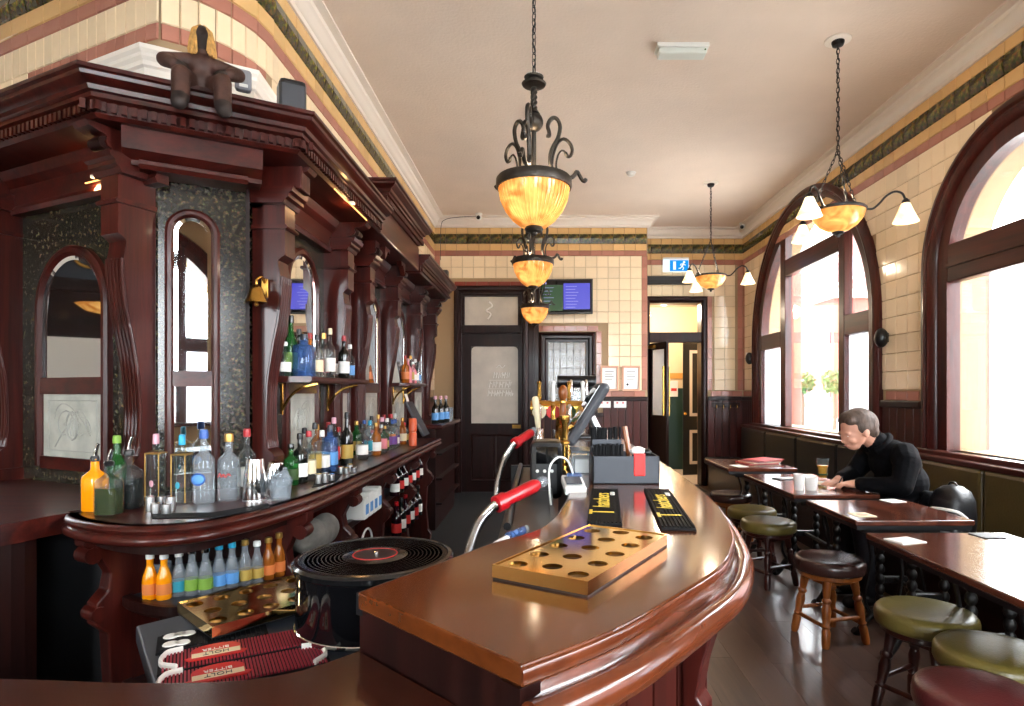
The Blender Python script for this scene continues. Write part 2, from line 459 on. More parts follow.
# ------------------------------------------------------------------ plan of the room (metres, camera over the origin)
CEIL = 3.80; XR = 3.0; YB = 8.45; YA = 9.05; XL = -1.48; XS = 1.475; YN = -3.0
P1 = Vector((-1.765, 2.318)); P2 = Vector((-1.02, 2.748))
uA = Vector((-.906, .423)).normalized(); inA = Vector((.423, .906)).normalized()
uB = (P2-P1).normalized(); inB = Vector((-uB.y, uB.x))
def isect(p, d, q, e):
    k = d.x*e.y-d.y*e.x; t = ((q.x-p.x)*e.y-(q.y-p.y)*e.x)/k
    return p+d*t
def abc(off, yend, send):
    """A-B-C polyline pushed back by off from the cornice line of the back bar"""
    a = P1+inA*off; b = P1+inB*off; c = Vector((P2.x-off, 0))
    return [tuple(a+uA*send), tuple(isect(a,uA,b,uB)), tuple(isect(b,uB,c,Vector((0,1)))), (P2.x-off, yend)]
wl = abc(.46, YB, 3.75)
WL = fillet(wl, [.07, .54], 14)

# floor
fl = struct('floor', G().box(-5.4,3.4,-3.4,9.2,-.06,-.012), 'floor_base', label='dark brown wooden plank floor of the pub')
pw, pl = .19, 1.22
plank = G().box(-pw/2+.0006,pw/2-.0006,-pl/2+.0006,pl/2-.0006,0,.012).mesh('plank','floor_plank')
col = 0; x = .05+pw/2
while x < 3.0:
    y = .3+((col*.47) % 1.0)*pl
    while y < 9.0:
        put('plank', plank, fl, (x, y, -.012)); y += pl
    x += pw; col += 1
part('rubber_matting', G().box(-1.3,.05,1.0,8.4,-.012,.002), 'rubber_floor', fl)

# ceiling
ce = struct('ceiling', G().box(-5.4,3.4,-3.4,9.4,CEIL,CEIL+.2), 'ceiling_paint', label='beige painted plaster ceiling with faint cracks')
room_path = WL + [(XS,YB),(XS,YA),(XR,YA),(XR,YN)]
struct('trim_1', G().sweep(room_path, [(0,3.662),(.022,3.662),(.026,3.69),(.045,3.70),(.06,3.735),(.085,3.75),(.09,3.775),(.14,3.785),(.14,3.80),(0,3.80)]), 'cornice_paint', smooth=40, label='white moulded plaster cornice around the ceiling')

# walls: plain backing the colour of the grout
def wallslab(name, path, t, z0, z1, m='grout', label=None):
    return struct(name, G().sweep(path, [(0,z0),(0,z1),(-t,z1),(-t,z0)]), m, smooth=30, label=label)
w_left = wallslab('wall_left', WL, .12, 0, CEIL, label='curved cream tiled wall above the back bar')
w_far = wallslab('wall_far_left', [(-5.1,YN),(-5.1,4.2)], .2, 0, CEIL, 'hall_cream')
# back wall with door and hatch openings
DX0, DX1, DZ = -1.12, -.26, 2.80        # door + transom opening
HX0, HX1, HZ0, HZ1 = .03, .69, 1.14, 2.14  # hatch window opening
g = G(); t = .25
for x0,x1,z0,z1 in [(XL,DX0,0,CEIL),(DX0,DX1,DZ,CEIL),(DX1,HX0,0,CEIL),(HX0,HX1,0,HZ0),(HX0,HX1,HZ1,CEIL),(HX1,XS,0,CEIL)]:
    g.box(x0,x1,YB,YB+t,z0,z1)
w_back = struct('wall_back', g, 'grout', label='cream glazed tile wall at the far end behind the bar')
g = G()
AX0, AX1, AZ = 1.60, 2.37, 2.70
for x0,x1,z0,z1 in [(XS-.12,AX0,0,CEIL),(AX0,AX1,AZ,CEIL),(AX1,XR+.3,0,CEIL)]:
    g.box(x0,x1,YA,YA+.2,z0,z1)
w_alc = struct('wall_alcove', g, 'grout', label='tiled wall of the entrance recess')
struct('wall_return', G().box(XS-.12,XS,YB+.25,YA,0,CEIL), 'grout')

def archz(t, c, R, sp): return sp + math.sqrt(max(R*R-(t-c)**2, 0))
def archwall(name, mp, t0, t1, ops, thick, label):
    """ops: (centre, radius, spring, sill)"""
    ts = {t0, t1}
    for c,R,sp,si in ops:
        for i in range(33): ts.add(round(c+R*math.cos(PI*i/32), 5))
    ts = sorted(ts); g = G()
    for a, b in zip(ts[:-1], ts[1:]):
        m = (a+b)/2; op = next((o for o in ops if abs(m-o[0]) < o[1]), None)
        def slab(za0, za1, zb0, zb1, ends=False):
            vs = [mp(a,0,za0),mp(b,0,zb0),mp(b,0,zb1),mp(a,0,za1),mp(a,-thick,za0),mp(b,-thick,zb0),mp(b,-thick,zb1),mp(a,-thick,za1)]
            g.add(vs, [(0,1,2,3),(7,6,5,4),(0,4,5,1),(3,2,6,7)]+([(0,3,7,4),(1,5,6,2)] if ends else []))
        if op is None: slab(0,CEIL,0,CEIL,True)
        else:
            slab(0,op[3],0,op[3]); slab(archz(a,*op[:3]),CEIL,archz(b,*op[:3]),CEIL)
    me = g
    return struct(name, me, 'grout', label=label)
mpR = lambda t,d,z: (XR-d, t, z)
mpN = lambda t,d,z: (t, YN+d, z)
WIN = [(6.95,1.60,.24,2.08,.96),(3.80,.95,.24,2.30,.96),(.45,1.60,.24,2.08,.96)]   # centre, outer radius, frame, spring, sill
NWIN = [(1.0,1.60,.24,2.08,.96),(-3.6,1.20,.24,2.2,.96)]
w_right = archwall('wall_right', mpR, YN, YA, [(c,R-fw+.04,sp,si) for c,R,fw,sp,si in WIN], .32, 'cream tiled wall with arched windows on the right')
w_near = archwall('wall_near', mpN, -5.3, 3.3, [(c,R-fw+.04,sp,si) for c,R,fw,sp,si in NWIN], .32, 'wall behind the viewpoint with arched windows')

# ---- glazed tiles
def tmesh(w_, h_, d, m, bulge=False, name='tile'):
    c = .004; a, b = w_/2, h_/2
    vs = [(-a,0,-b),(a,0,-b),(a,0,b),(-a,0,b),(-a+c,-d,-b+c),(a-c,-d,-b+c),(a-c,-d,b-c),(-a+c,-d,b-c)]
    fs = [(0,1,5,4),(1,2,6,5),(2,3,7,6),(3,0,4,7)]
    if bulge:
        vs += [(-a+c,-d*2.2,0),(a-c,-d*2.2,0)]; fs += [(4,5,9,8),(8,9,6,7),(4,8,7),(5,6,9)]
    else: fs += [(4,5,6,7)]
    return G().add(vs, fs).mesh(name, m)
PT = .155; JT = .0025
T_CREAM = tmesh(PT-JT, PT-JT, .007, 'tile_cream')
T_HALF = tmesh(PT-JT, .085, .007, 'tile_cream')
BANDS = [('frieze_tile', tmesh(PT-JT,.086,.010,'tile_yellow'), 3.618), ('frieze_tile', tmesh(PT-JT,.132,.012,'tile_green',True), 3.5075),
         ('frieze_tile', tmesh(PT-JT,.092,.010,'tile_yellow'), 3.3925), ('border_tile', tmesh(PT-JT,.072,.008,'tile_pink'), 3.3075)]
T_PINKH = tmesh(PT-JT,.076,.008,'tile_pink'); T_PINKV = tmesh(.076,PT-JT,.008,'tile_pink'); T_RED = tmesh(PT-JT,.06,.010,'tile_red')
def along(path, step, start=0.0):
    """points and headings at equal steps along a plan polyline"""
    P = [Vector(p) for p in path]; out = []; acc = start
    for a, b in zip(P[:-1], P[1:]):
        d = b-a; L = d.length
        while acc <= L:
            q = a+d*(acc/L); out.append((q.x, q.y, math.atan2(d.y,d.x))); acc += step
        acc -= L
    return out
def band_run(parent, path, start=PT/2):
    for x, y, a in along(path, PT, start):
        for nm, me, z in BANDS: put(nm, me, parent, (x,y,z), (0,0,a))
vis = [p for p in WL]
a_start = Vector(wl[1])+uA*3.4
vis = [tuple(a_start)] + WL[1:]
band_run(w_left, vis)
band_run(w_back, [(XL,YB),(XS,YB)]); band_run(w_alc, [(XS,YA),(XR,YA)]); band_run(w_right, [(XR,YA),(XR,3.2)])
T_NARROW = tmesh(PT/2-JT, PT-JT, .007, 'tile_cream'); T_PINKN = tmesh(PT/2-JT,.076,.008,'tile_pink')
for x, y, a in along(vis, PT/2, PT/4):
    if y < 4.0: put('tile', T_NARROW, w_left, (x,y,3.27-PT/2), (0,0,a))
    if y < 3.3: put('border_tile', T_PINKN, w_left, (x,y,3.075), (0,0,a))
for x, y, a in along(vis, PT, PT/2):
    if y >= 4.0: put('tile', T_CREAM, w_left, (x,y,3.27-PT/2), (0,0,a))
    if y < 3.3: pass
    else:
        for k in range(1,4): put('tile', T_CREAM, w_left, (x,y,3.27-PT*(k+.5)), (0,0,a))
for i in range(7):     # beyond the end of the back bar
    for k in range(1,12):
        z = 3.27-PT*(k+.5)
        if z < 2.75: put('tile', T_CREAM, w_left, (XL,7.42+PT*(i+.5),z), (0,0,PI/2))
nb = 18; pb = (XS-XL-.16)/nb
rows = int((3.27-1.32)/PT)+1
for i in range(nb):
    x = XL+.08+pb*(i+.5)
    for k in range(rows):
        z = 3.27-PT*(k+.5)
        if z < 1.40: continue
        if x < -.12 and z < 2.93: continue
        if -.16 < x < .86 and z < 2.30: continue
        put('tile', T_CREAM, w_back, (x,YB,z))
for k in range(rows):
    z = 3.27-PT*(k+.5)
    if z > 1.34: put('border_tile', T_PINKV, w_back, (XS-.04,YB,z))
    if z > 2.8: put('border_tile', T_PINKV, w_back, (XL+.04,YB,z))
for i in range(7): put('border_tile', T_RED, w_back, (-1.12+PT*i,YB,2.885))
for i in range(6): put('border_tile', T_PINKH, w_back, (-.06+PT*i,YB,2.265))
for k in range(6): put('border_tile', T_PINKV, w_back, (.80,YB,2.15-PT*k))
for i in range(4): put('border_tile', T_PINKH, w_back, (.90+PT*i,YB,1.36))
for i in range(10):
    x = XS+.01+PT*(i+.5)
    for k in range(rows):
        z = 3.27-PT*(k+.5)
        if z < 1.42 or (x < 2.50 and z < 2.86) or x > 2.94: continue
        put('tile', T_CREAM, w_alc, (x,YA,z))
for k in range(13):
    z = 3.27-PT*(k+.5)
    if z > 1.34:
        put('border_tile', T_PINKV, w_alc, (2.955,YA,z)); put('border_tile', T_PINKV, w_right, (XR,9.0,z), (0,0,-PI/2))
        if z < 2.8: put('border_tile', T_PINKV, w_alc, (2.50,YA,z))
for i in range(3): put('border_tile', T_PINKH, w_alc, (2.60+PT*i,YA,1.36))
y = 8.94
while y > 3.2:
    for k in range(rows):
        z = 3.27-PT*(k+.5)
        if z < 1.40: continue
        bad = False
        for c,R,fw,sp,si in WIN:
            q = abs(y-c)
            if z < sp: bad = bad or q < R-.03
            else: bad = bad or math.hypot(q, z-sp) < R-.03
        if not bad: put('tile', T_CREAM, w_right, (XR,y,z), (0,0,-PI/2))
    inw = any(abs(y-c) < R+.02 for c,R,fw,sp,si in WIN)
    if not inw: put('border_tile', T_PINKH, w_right, (XR,y,1.36), (0,0,-PI/2))
    y -= PT

# ---- windows
def ring(mp, path, prof):
    """frame moulding: path of (t, z), prof of (inset, depth into room)"""
    g = G(); N = len(path); n = len(prof); vs = []; fs = []
    P = [Vector(p) for p in path]
    for i in range(N):
        d0 = (P[i]-P[i-1]).normalized() if i else (P[1]-P[0]).normalized()
        d1 = (P[i+1]-P[i]).normalized() if i < N-1 else d0
        m = Vector((d0.y,-d0.x))+Vector((d1.y,-d1.x)); m.normalize(); m /= max(m.dot(Vector((d0.y,-d0.x))),.3)
        for o, d in prof: vs.append(mp(P[i].x+m.x*o, d, P[i].y+m.y*o))
    for i in range(N-1):
        for k in range(n):
            k2 = (k+1)%n; fs.append((i*n+k,(i+1)*n+k,(i+1)*n+k2,i*n+k2))
    fs += [tuple(range(n)), tuple((N-1)*n+k for k in range(n-1,-1,-1))]
    return g.add(vs, fs)
FPROF = [(0,-.02),(0,.035),(.02,.055),(.05,.06),(.065,.045),(.085,.05),(.10,.04),(.125,.03),(.14,.005),(.24,.0),(.24,-.10),(.10,-.10),(.10,-.02)]
def pane_poly(mp, t0, t1, z0, top, d=-.05, th=.006):
    n = 14; ts = [t0+(t1-t0)*i/n for i in range(n+1)]
    pts = [(t0,z0),(t1,z0)] + [(q, top(q) if callable(top) else top) for q in reversed(ts)]
    g = G(); m = len(pts)
    vs = [mp(a,d,b) for a,b in pts]+[mp(a,d-th,b) for a,b in pts]
    return g.add(vs, [tuple(range(m)), tuple(range(2*m-1,m-1,-1))]+[(i,(i+1)%m,m+(i+1)%m,m+i) for i in range(m)])
def bar(mp, t0, t1, z0, z1, d0=-.09, d1=.0, top=None):
    g = G(); a = (z1 if top is None else top(t0)); b = (z1 if top is None else top(t1))
    vs = [mp(t0,d0,z0),mp(t1,d0,z0),mp(t1,d0,b),mp(t0,d0,a),mp(t0,d1,z0),mp(t1,d1,z0),mp(t1,d1,b),mp(t0,d1,a)]
    return g.add(vs, [(0,1,2,3),(7,6,5,4),(0,4,5,1),(3,2,6,7),(0,3,7,4),(1,5,6,2)])
def make_window(n, mp, spec, style, label):
    c,R,fw,sp,si = spec; Ri = R-fw
    o = thing('window_%d' % n, label, 'window', mp(c,0,si), kind='structure')
    path = [(c-R,si-.04)] + [(c+R*math.cos(PI-PI*i/36), sp+R*math.sin(PI-PI*i/36)) for i in range(37)] + [(c+R,si-.04)]
    part('frame', ring(mp, path, FPROF), 'mahogany', o, smooth=40, world=True)
    part('sill', bar(mp, c-R-.02, c+R+.02, si-.05, si, -.1, .07), 'mahogany_y', o, world=True, bevel=.008)
    top = lambda q: archz(q, c, Ri+.01, sp)
    if style == 'three':
        m0, m1 = c-.85, c+.63       # mullion centres
        for m, hw in ((m0,.06),(m1,.075)):
            part('mullion', bar(mp, m-hw, m+hw, si, 0, -.09, .0, top), 'mahogany', o, world=True, bevel=.008)
        part('transom', bar(mp, m0+.06, m1-.075, 2.81, 3.01), 'mahogany_y', o, world=True, bevel=.008)
        for a, b in ((c-Ri, m0-.06),(m1+.075, c+Ri)):
            part('transom', bar(mp, a, b, 1.95, 2.15), 'mahogany_y', o, world=True, bevel=.008)
            part('pane', pane_poly(mp, a, b, si, 1.96), 'pane_frost', o, world=True, label='frosted glass pane')
            part('pane', pane_poly(mp, a, b, 2.14, top), 'pane_clear', o, world=True)
        part('pane', pane_poly(mp, m0+.05, m1-.06, si, 2.82), 'pane_clear', o, world=True)
        part('pane', pane_poly(mp, m0+.05, m1-.06, 3.0, top), 'pane_clear', o, world=True)
    else:
        part('transom', bar(mp, c-Ri, c+Ri, 2.20, 2.48), 'mahogany_y', o, world=True, bevel=.01)
        part('transom_bead', bar(mp, c-Ri, c+Ri, 2.31, 2.34, -.02, .012), 'mahogany_y', o, world=True)
        part('pane', pane_poly(mp, c-Ri, c+Ri, si, 2.21), 'pane_clear', o, world=True)
        part('pane', pane_poly(mp, c-Ri, c+Ri, 2.47, top), 'pane_clear', o, world=True)
    return o
make_window(1, mpR, WIN[0], 'three', 'large arched window with dark wooden mullions behind the seated man')
make_window(2, mpR, WIN[1], 'one', 'arched window with one wide transom at the right edge')
make_window(3, mpR, WIN[2], 'three', 'arched window on the right wall beside the viewpoint')
make_window(4, mpN, NWIN[0], 'three', 'wide arched window behind the viewpoint')
make_window(5, mpN, NWIN[1], 'three', 'narrower arched window behind the viewpoint on the left')

# ---- dark wood wainscot, board by board
def wainscot(n, mp, t0, t1, z1, label, bw=.105, cap=True):
    o = thing('trim_%d' % n, label, 'wainscot', mp(t0,0,0), kind='structure')
    k = max(1, round(abs(t1-t0)/bw)); step = (t1-t0)/k
    for i in range(k):
        a = t0+step*i; b = a+step*.955
        part('board', bar(mp, min(a,b), max(a,b), .12, z1-.05, 0, .022), 'board', o, world=True, bevel=.004)
    part('skirting', bar(mp, t0, t1, 0, .14, 0, .03), 'mahogany_dark', o, world=True, bevel=.006)
    if cap: part('cap', bar(mp, t0, t1, z1-.06, z1, 0, .045), 'mahogany_dark', o, world=True, bevel=.01)
mpB = lambda t,d,z: (t, YB-d, z)
mpA = lambda t,d,z: (t, YA-d, z)
wainscot(2, mpB, .86, XS, 1.32, 'dark boarded wainscot below the two framed certificates')
wainscot(3, mpA, 2.47, XR, 1.32, 'dark boarded wainscot with coat hooks in the entrance recess')
wainscot(4, mpR, 4.77, 5.33, 1.32, 'dark wooden wainscot between the two arched windows')
wainscot(5, mpR, 8.57, YA, 1.32, 'dark wooden wainscot in the far right corner')
wainscot(6, mpR, 2.7, 8.6, .92, 'low dark wooden wainscot behind the banquettes', bw=.16)
wainscot(7, mpB, -.16, .86, 1.10, 'dark boarding under the leaded hatch window')
lp = lambda t,d,z: (XL+d, t, z)
wainscot(8, lp, 7.4, YB, 1.32, 'dark wooden wainscot at the far end of the back bar')

# ---- door in the back wall
d1 = thing('door_1', 'dark wooden door with frosted etched glass behind the bar', 'door', ((DX0+DX1)/2, YB, 0), kind='structure')
part('door_frame', ring(mpB, [(-1.20,0),(-1.20,2.85),(-.18,2.85),(-.18,0)], [(0,0),(0,.05),(.03,.07),(.06,.07),(.08,.04),(.10,.04),(.10,-.12),(0,-.12)]), 'mahogany_dark', d1, world=True)
part('transom_rail', bar(mpB, -1.10,-.28, 2.20,2.31, -.1,.03), 'mahogany_dark', d1, world=True, bevel=.006)
part('transom_frame', ring(mpB, [(-1.10,2.30),(-1.10,2.75),(-.28,2.75),(-.28,2.30)], [(0,-.06),(0,.0),(.04,.0),(.04,-.06)]), 'mahogany_dark', d1, world=True)
tp = part('transom_pane', bar(mpB, -1.08,-.30, 2.30,2.72, -.05,-.04), 'frost_door', d1, world=True)
gl = G()
for a,b,c_,d_ in ((-1.10,-.97,0,2.2),(-.32,-.28,0,2.2),(-.97,-.32,2.02,2.2),(-.97,-.32,.80,.95),(-.97,-.32,0,.16)):
    q = bar(mpB,a,b,c_,d_,-.09,-.03); gl.add(q.v, q.f)
lf = part('door_leaf', gl, 'mahogany_dark', d1, world=True)
for a,b in ((-.96,-.66),(-.63,-.33)): part('leaf_panel', bar(mpB,a,b,.18,.78,-.07,-.045), 'mahogany_dark', lf, world=True, bevel=.012)
pts = [(-.97,.95),(-.32,.95),(-.32,1.96)]+[(-.38+.06*math.cos(q), 1.96+.06*math.sin(q)) for q in (.5,1.0)]+[(-.38,2.02),(-.91,2.02)]+[(-.91+.06*math.cos(q), 1.96+.06*math.sin(q)) for q in (2.1,2.6)]+[(-.97,1.96)]
MB_ = Matrix(((1,0,0,0),(0,0,-1,0),(0,1,0,0),(0,0,0,1)))
dg = part('glass', G().prism(pts, -(YB+.06), -(YB+.05), MB_), 'frost_door', lf, world=True, label='frosted glass with etched lettering')
rs_ = random.Random(4)
for z_, h_, x0_, x1_ in ((1.62,.085,-.66,-.46),(1.49,.085,-.72,-.42),(1.37,.085,-.74,-.42)):
    x_ = x0_; k_ = 0
    while x_ < x1_:      # worn etched lettering that cannot be read
        w_ = rs_.uniform(.03,.05)
        part('etched_letter', G().tube([(x_,YB+.047,z_-h_/2),(x_+w_*.3,YB+.047,z_+h_/2),(x_+w_*.6,YB+.047,z_-h_*rs_.uniform(-.2,.5)),(x_+w_*.8,YB+.047,z_+h_*rs_.uniform(.0,.5))], .006, 5), 'white_paper', dg, world=True)
        x_ += w_; k_ += 1
part('flourish', G().tube([(-.72,YB+.047,1.55),(-.42,YB+.047,1.55)], .003, 5).tube([(-.74,YB+.047,1.43),(-.42,YB+.047,1.43)], .003, 5).tube(smooth_path([(-.62,YB+.047,1.72),(-.58,YB+.047,1.76),(-.54,YB+.047,1.72),(-.50,YB+.047,1.76)]), .006, 5), 'white_paper', dg, world=True)
part('push_bar', G().tube([(-.245,YB-.03,1.75),(-.245,YB-.03,1.02)], .016, 8).tube([(-.245,YB-.03,1.70),(-.245,YB+.06,1.70)], .01, 6).tube([(-.245,YB-.03,1.07),(-.245,YB+.06,1.07)], .01, 6), 'brass', d1, world=True, smooth=40)
part('letter_plate', bar(mpB,-.40,-.28,.88,.93,-.04,-.015), 'brass_old', d1, world=True, bevel=.004)
tb = Vector((-.70,YB+.035,2.51))
part('etched_motif', G().tube(smooth_path([(-.74,YB+.038,2.40),(-.70,YB+.038,2.47),(-.76,YB+.038,2.52),(-.68,YB+.038,2.58),(-.72,YB+.038,2.64)]), .012, 6), 'white_paper', d1, world=True)
struct('wall_behind_door', G().box(-1.3,.9,YB+.5,YB+.55,0,3), 'mahogany_dark')
# fluted post between door and hatch
part('post', G().box(-.18,-.03,YB-.05,YB,0,2.83), 'mahogany_dark', d1, world=True, bevel=.01)
part('post_bead', G().box(-.125,-.085,YB-.065,YB-.05,.1,2.78), 'mahogany_dark', d1, world=True, bevel=.006)

# ---- leaded hatch window in the back wall
w6 = thing('window_6', 'small leaded hatch window in a heavy dark frame on the far wall', 'window', (.36,YB,HZ0), kind='structure')
part('frame', ring(mpB, [(-.03,HZ0-.02),(-.03,2.21),(.75,2.21),(.75,HZ0-.02)], [(0,0),(0,.05),(.03,.07),(.05,.05),(.08,.05),(.10,.02),(.13,.02),(.13,-.10),(0,-.10)]), 'mahogany_dark', w6, world=True)
part('sill', bar(mpB,-.06,.78,HZ0-.06,HZ0,-.05,.09), 'mahogany_dark', w6, world=True, bevel=.008)
part('pane', bar(mpB,.08,.64,HZ0,2.10,-.06,-.055), 'glass_haze', w6, world=True)
gc = G(); yl = YB+.053
for i in range(1,6): gc.tube([(.08+.56*i/6,yl,HZ0),(.08+.56*i/6,yl,2.09)], .005, 5)
for z_ in (1.72,1.50,1.30): gc.tube([(.08,yl,z_),(.64,yl,z_)], .005, 5)
for i in range(6):
    cx = .08+.56*(i+.5)/6; gc.tube([(cx+.045*math.cos(q*PI/8),yl,1.93+.06*math.sin(q*PI/8)) for q in range(9)], .004, 5)
    gc.tube([(cx+.02*math.cos(q*PI/5),yl,1.85+.03*math.sin(q*PI/5)) for q in range(10)], .004, 5, closed=True)
part('leading', gc, 'iron', w6, world=True)
struct('wall_behind_hatch', G().box(-.1,.9,YB+.42,YB+.45,.8,2.6), 'hall_cream')

# ---- entrance door in the recess, hall beyond
d2 = thing('door_2', 'open double door with a glazed transom in the entrance recess', 'door', (1.98,YA,0), kind='structure')
part('door_frame', ring(mpA, [(1.52,0),(1.52,2.80),(2.46,2.80),(2.46,0)], [(0,0),(0,.04),(.03,.06),(.06,.06),(.09,.03),(.10,-.15),(0,-.15)]), 'mahogany_dark', d2, world=True)
part('transom_rail', bar(mpA,1.60,2.38,2.12,2.27,-.12,.03), 'mahogany_dark', d2, world=True, bevel=.008)
part('transom_pane', bar(mpA,1.62,2.36,2.27,2.70,-.05,-.045), 'pane_clear', d2, world=True)
mpL = lambda t,d,z: (1.62+t*.42-d*.9, YA-.02-t*.9-d*.42, z)
gl = G()
for a,b,c_,d_ in ((0,.06,0,2.10),(.36,.42,0,2.10),(.06,.36,2.0,2.10),(.06,.36,.95,1.05),(.06,.36,0,.95)):
    q = bar(mpL,a,b,c_,d_,-.02,.02); gl.add(q.v,q.f)
lf2 = part('door_leaf', gl, 'mahogany_dark', d2, world=True)
part('glass', bar(mpL,.06,.36,1.05,2.0,-.004,.004), 'pane_frost', lf2, world=True)
for sgn in (1,-1):
    part('pull_handle', G().tube([mpL(.385,.05*sgn,1.05),mpL(.385,.05*sgn,1.75)], .013, 8).tube([mpL(.385,.0,1.1),mpL(.385,.05*sgn,1.1)], .009, 6).tube([mpL(.385,.0,1.7),mpL(.385,.05*sgn,1.7)], .009, 6), 'brass', lf2, world=True, smooth=40)
part('door_closer', bar(mpL,.02,.16,2.02,2.07,.02,.06), 'brass_old', lf2, world=True, bevel=.005)
# hall
struct('wall_hall_back', G().box(1.0,3.2,10.9,11.0,0,3.0), 'hall_cream')
hb = struct('wall_hall_left', G().box(1.25,1.35,9.25,10.95,0,3.0), 'hall_cream')
struct('wall_hall_right', G().box(3.1,3.2,9.25,10.95,0,3.0), 'hall_cream')
struct('ceiling_hall', G().box(1.2,3.2,9.25,11.0,2.9,3.0), 'ceiling_paint')
struct('floor_hall', G().box(1.2,3.2,9.2,11.0,-.05,0), 'stone_pale')
struct('trim_9', G().box(1.35,3.1,10.885,10.9,0,1.45), 'green_dado')
struct('trim_10', G().box(1.35,3.1,10.88,10.9,1.62,1.72), 'hall_yellow')
po = thing('notice', 'white and red paper notice on the hall wall seen through the door', 'notice', (2.30,10.875,1.30))
part('sheet', G().box(-.12,.14,0,.006,.0,.28), 'white_paper', po); part('print', G().box(-.10,.0,-.002,0,.03,.12).box(.02,.12,-.002,0,.10,.15), 'red_print', po)
d3 = thing('door_3', 'black panelled hall door with white moulding, standing open', 'door', (2.36,10.15,0), kind='structure')
mpD = lambda t,d,z: (2.36+t*.98-d*.2, 10.15+t*.2-d*.98, z)
part('door_leaf', bar(mpD,0,.62,0,2.2,-.04,0), 'door_black', d3, world=True, bevel=.004)
for z0,z1 in ((.18,.75),(.98,2.08)):
    for tz in ((.12,.52,z0,z0+.05),(.12,.52,z1-.05,z1),(.12,.17,z0,z1),(.47,.52,z0,z1)):
        part('panel_moulding', bar(mpD,tz[0],tz[1],tz[2],tz[3],0,.012), 'plaster_white', d3, world=True)
part('knob', G().tube([mpD(.04,0,1.02),mpD(.04,.05,1.02)], .012, 8).ball(mpD(.04,.06,1.02), .025), 'brass', d3, world=True, smooth=50)
hl = thing('hall_fill_lamp', 'added round ceiling lamp that brightens the hall behind the open door', 'lamp', (2.0,9.9,2.9))  # added lamp and point light, put in only to brighten the hall
part('base', G().lathe([(.10,-.02),(.10,0)], 20), 'brass', hl, smooth=40)
part('globe', G().lathe([(0,-.12),(.05,-.11),(.085,-.07),(.09,-.03),(.09,-.02)], 20), 'bell_glass', hl, smooth=60)
pl_ = bpy.data.lights.new('hall_fill_light','POINT'); pl_.energy = 45; pl_.color = (1,.86,.66); pl_.shadow_soft_size = .1
po_ = bpy.data.objects.new('hall_fill_light', pl_); COL.objects.link(po_); po_.location = (2.0,9.9,2.68)

# ---- outside: street seen through the windows
struct('pavement', G().box(-40,70,-45,70,-.35,-.2), 'pavement', label='pale street paving outside the windows')
for i, (x, y, r) in enumerate([(4.3,6.02,.11),(4.3,10.4,.13),(4.3,2.4,.13)]):
    o = thing('street_column', ('terracotta column outside the window at the right edge','terracotta column outside the far end of the large arched window','terracotta column outside beside the nearer window')[i], 'column', (x,y,-.2))
    part('shaft', G().lathe([(r,.5),(r,3.6)], 14), 'terracotta', o, smooth=40)
    part('base', G().box(-r*1.3,r*1.3,-r*1.3,r*1.3,0,.5), 'stone_pale', o, bevel=.03)
    part('capital', G().lathe([(r,3.6),(r*1.3,3.75),(r*1.45,3.9),(r*1.45,4.05)], 14), 'stone_pale', o, smooth=40)
def facade(name, label, x, y0, y1, h, m, wy, wz, ws):
    o = thing(name, label, 'building', (x,(y0+y1)/2,-.2))
    part('wall', G().box(0,3,-(y1-y0)/2,(y1-y0)/2,0,h), m, o)
    n = int((y1-y0)/wy); k = int(h/wz)
    me = G().box(-.05,.02,-ws[0]/2,ws[0]/2,0,ws[1]).mesh('window','glass_far'); fr = G().box(-.08,-.02,-ws[0]/2-.12,ws[0]/2+.12,-.18,0).mesh('window_ledge','stone_pale')
    for i in range(n):
        for j in range(k):
            p = put('window', me, o, (0,-(y1-y0)/2+wy*(i+.5),1.2+wz*j)); put('window_ledge', fr, p)
    part('roof_ledge', G().box(-.5,3.2,-(y1-y0)/2-.2,(y1-y0)/2+.2,h,h+.5), 'stone_pale', o)
facade('office_building', 'pale red brick building with rows of windows across the street', 26, 40, 76, 15, 'brick_far', 3.2, 3.3, (2.0,1.7))
facade('town_house', 'brick house across the street to the right of the office building', 24, -6, 30, 11, 'brick_far', 2.8, 3.0, (1.2,1.6))
facade('gable_house', 'narrow terracotta house in front of the office building', 17, 35.4, 38.2, 7, 'terracotta', 1.6, 2.6, (.8,1.3))
def tree(label, x, y, h, r):
    o = thing('street_tree', label, 'tree', (x,y,-.2))
    part('trunk', G().tube([(0,0,0),(.02,0,h*.3),(0,.03,h*.6)], [.09,.07,.05], 7), 'bark', o)
    bm = bmesh.new(); rnd = random.Random(int(x*10))
    for i in range(420):
        th = rnd.random()*2*PI; ph = math.acos(2*rnd.random()-1); q = r*(.35+.65*rnd.random()**.4)
        c = Vector((q*math.sin(ph)*math.cos(th), q*math.sin(ph)*math.sin(th), h*.68+q*.95*math.cos(ph)))
        a = Vector((rnd.uniform(-1,1),rnd.uniform(-1,1),rnd.uniform(-1,1)))*r*.16; b = Vector((rnd.uniform(-1,1),rnd.uniform(-1,1),rnd.uniform(-1,1)))*r*.16
        bm.faces.new([bm.verts.new(c+a), bm.verts.new(c+b), bm.verts.new(c-a), bm.verts.new(c-b)])
    me = bpy.data.meshes.new('foliage'); bm.to_mesh(me); bm.free(); me.materials.append(MT['leaf']); put('foliage', me, o, kind='stuff')
tree('small green street tree seen through the middle of the large window', 11.5, 26.8, 2.9, .5)
tree('small green street tree half hidden by the window mullion', 11.5, 23.9, 2.9, .5)
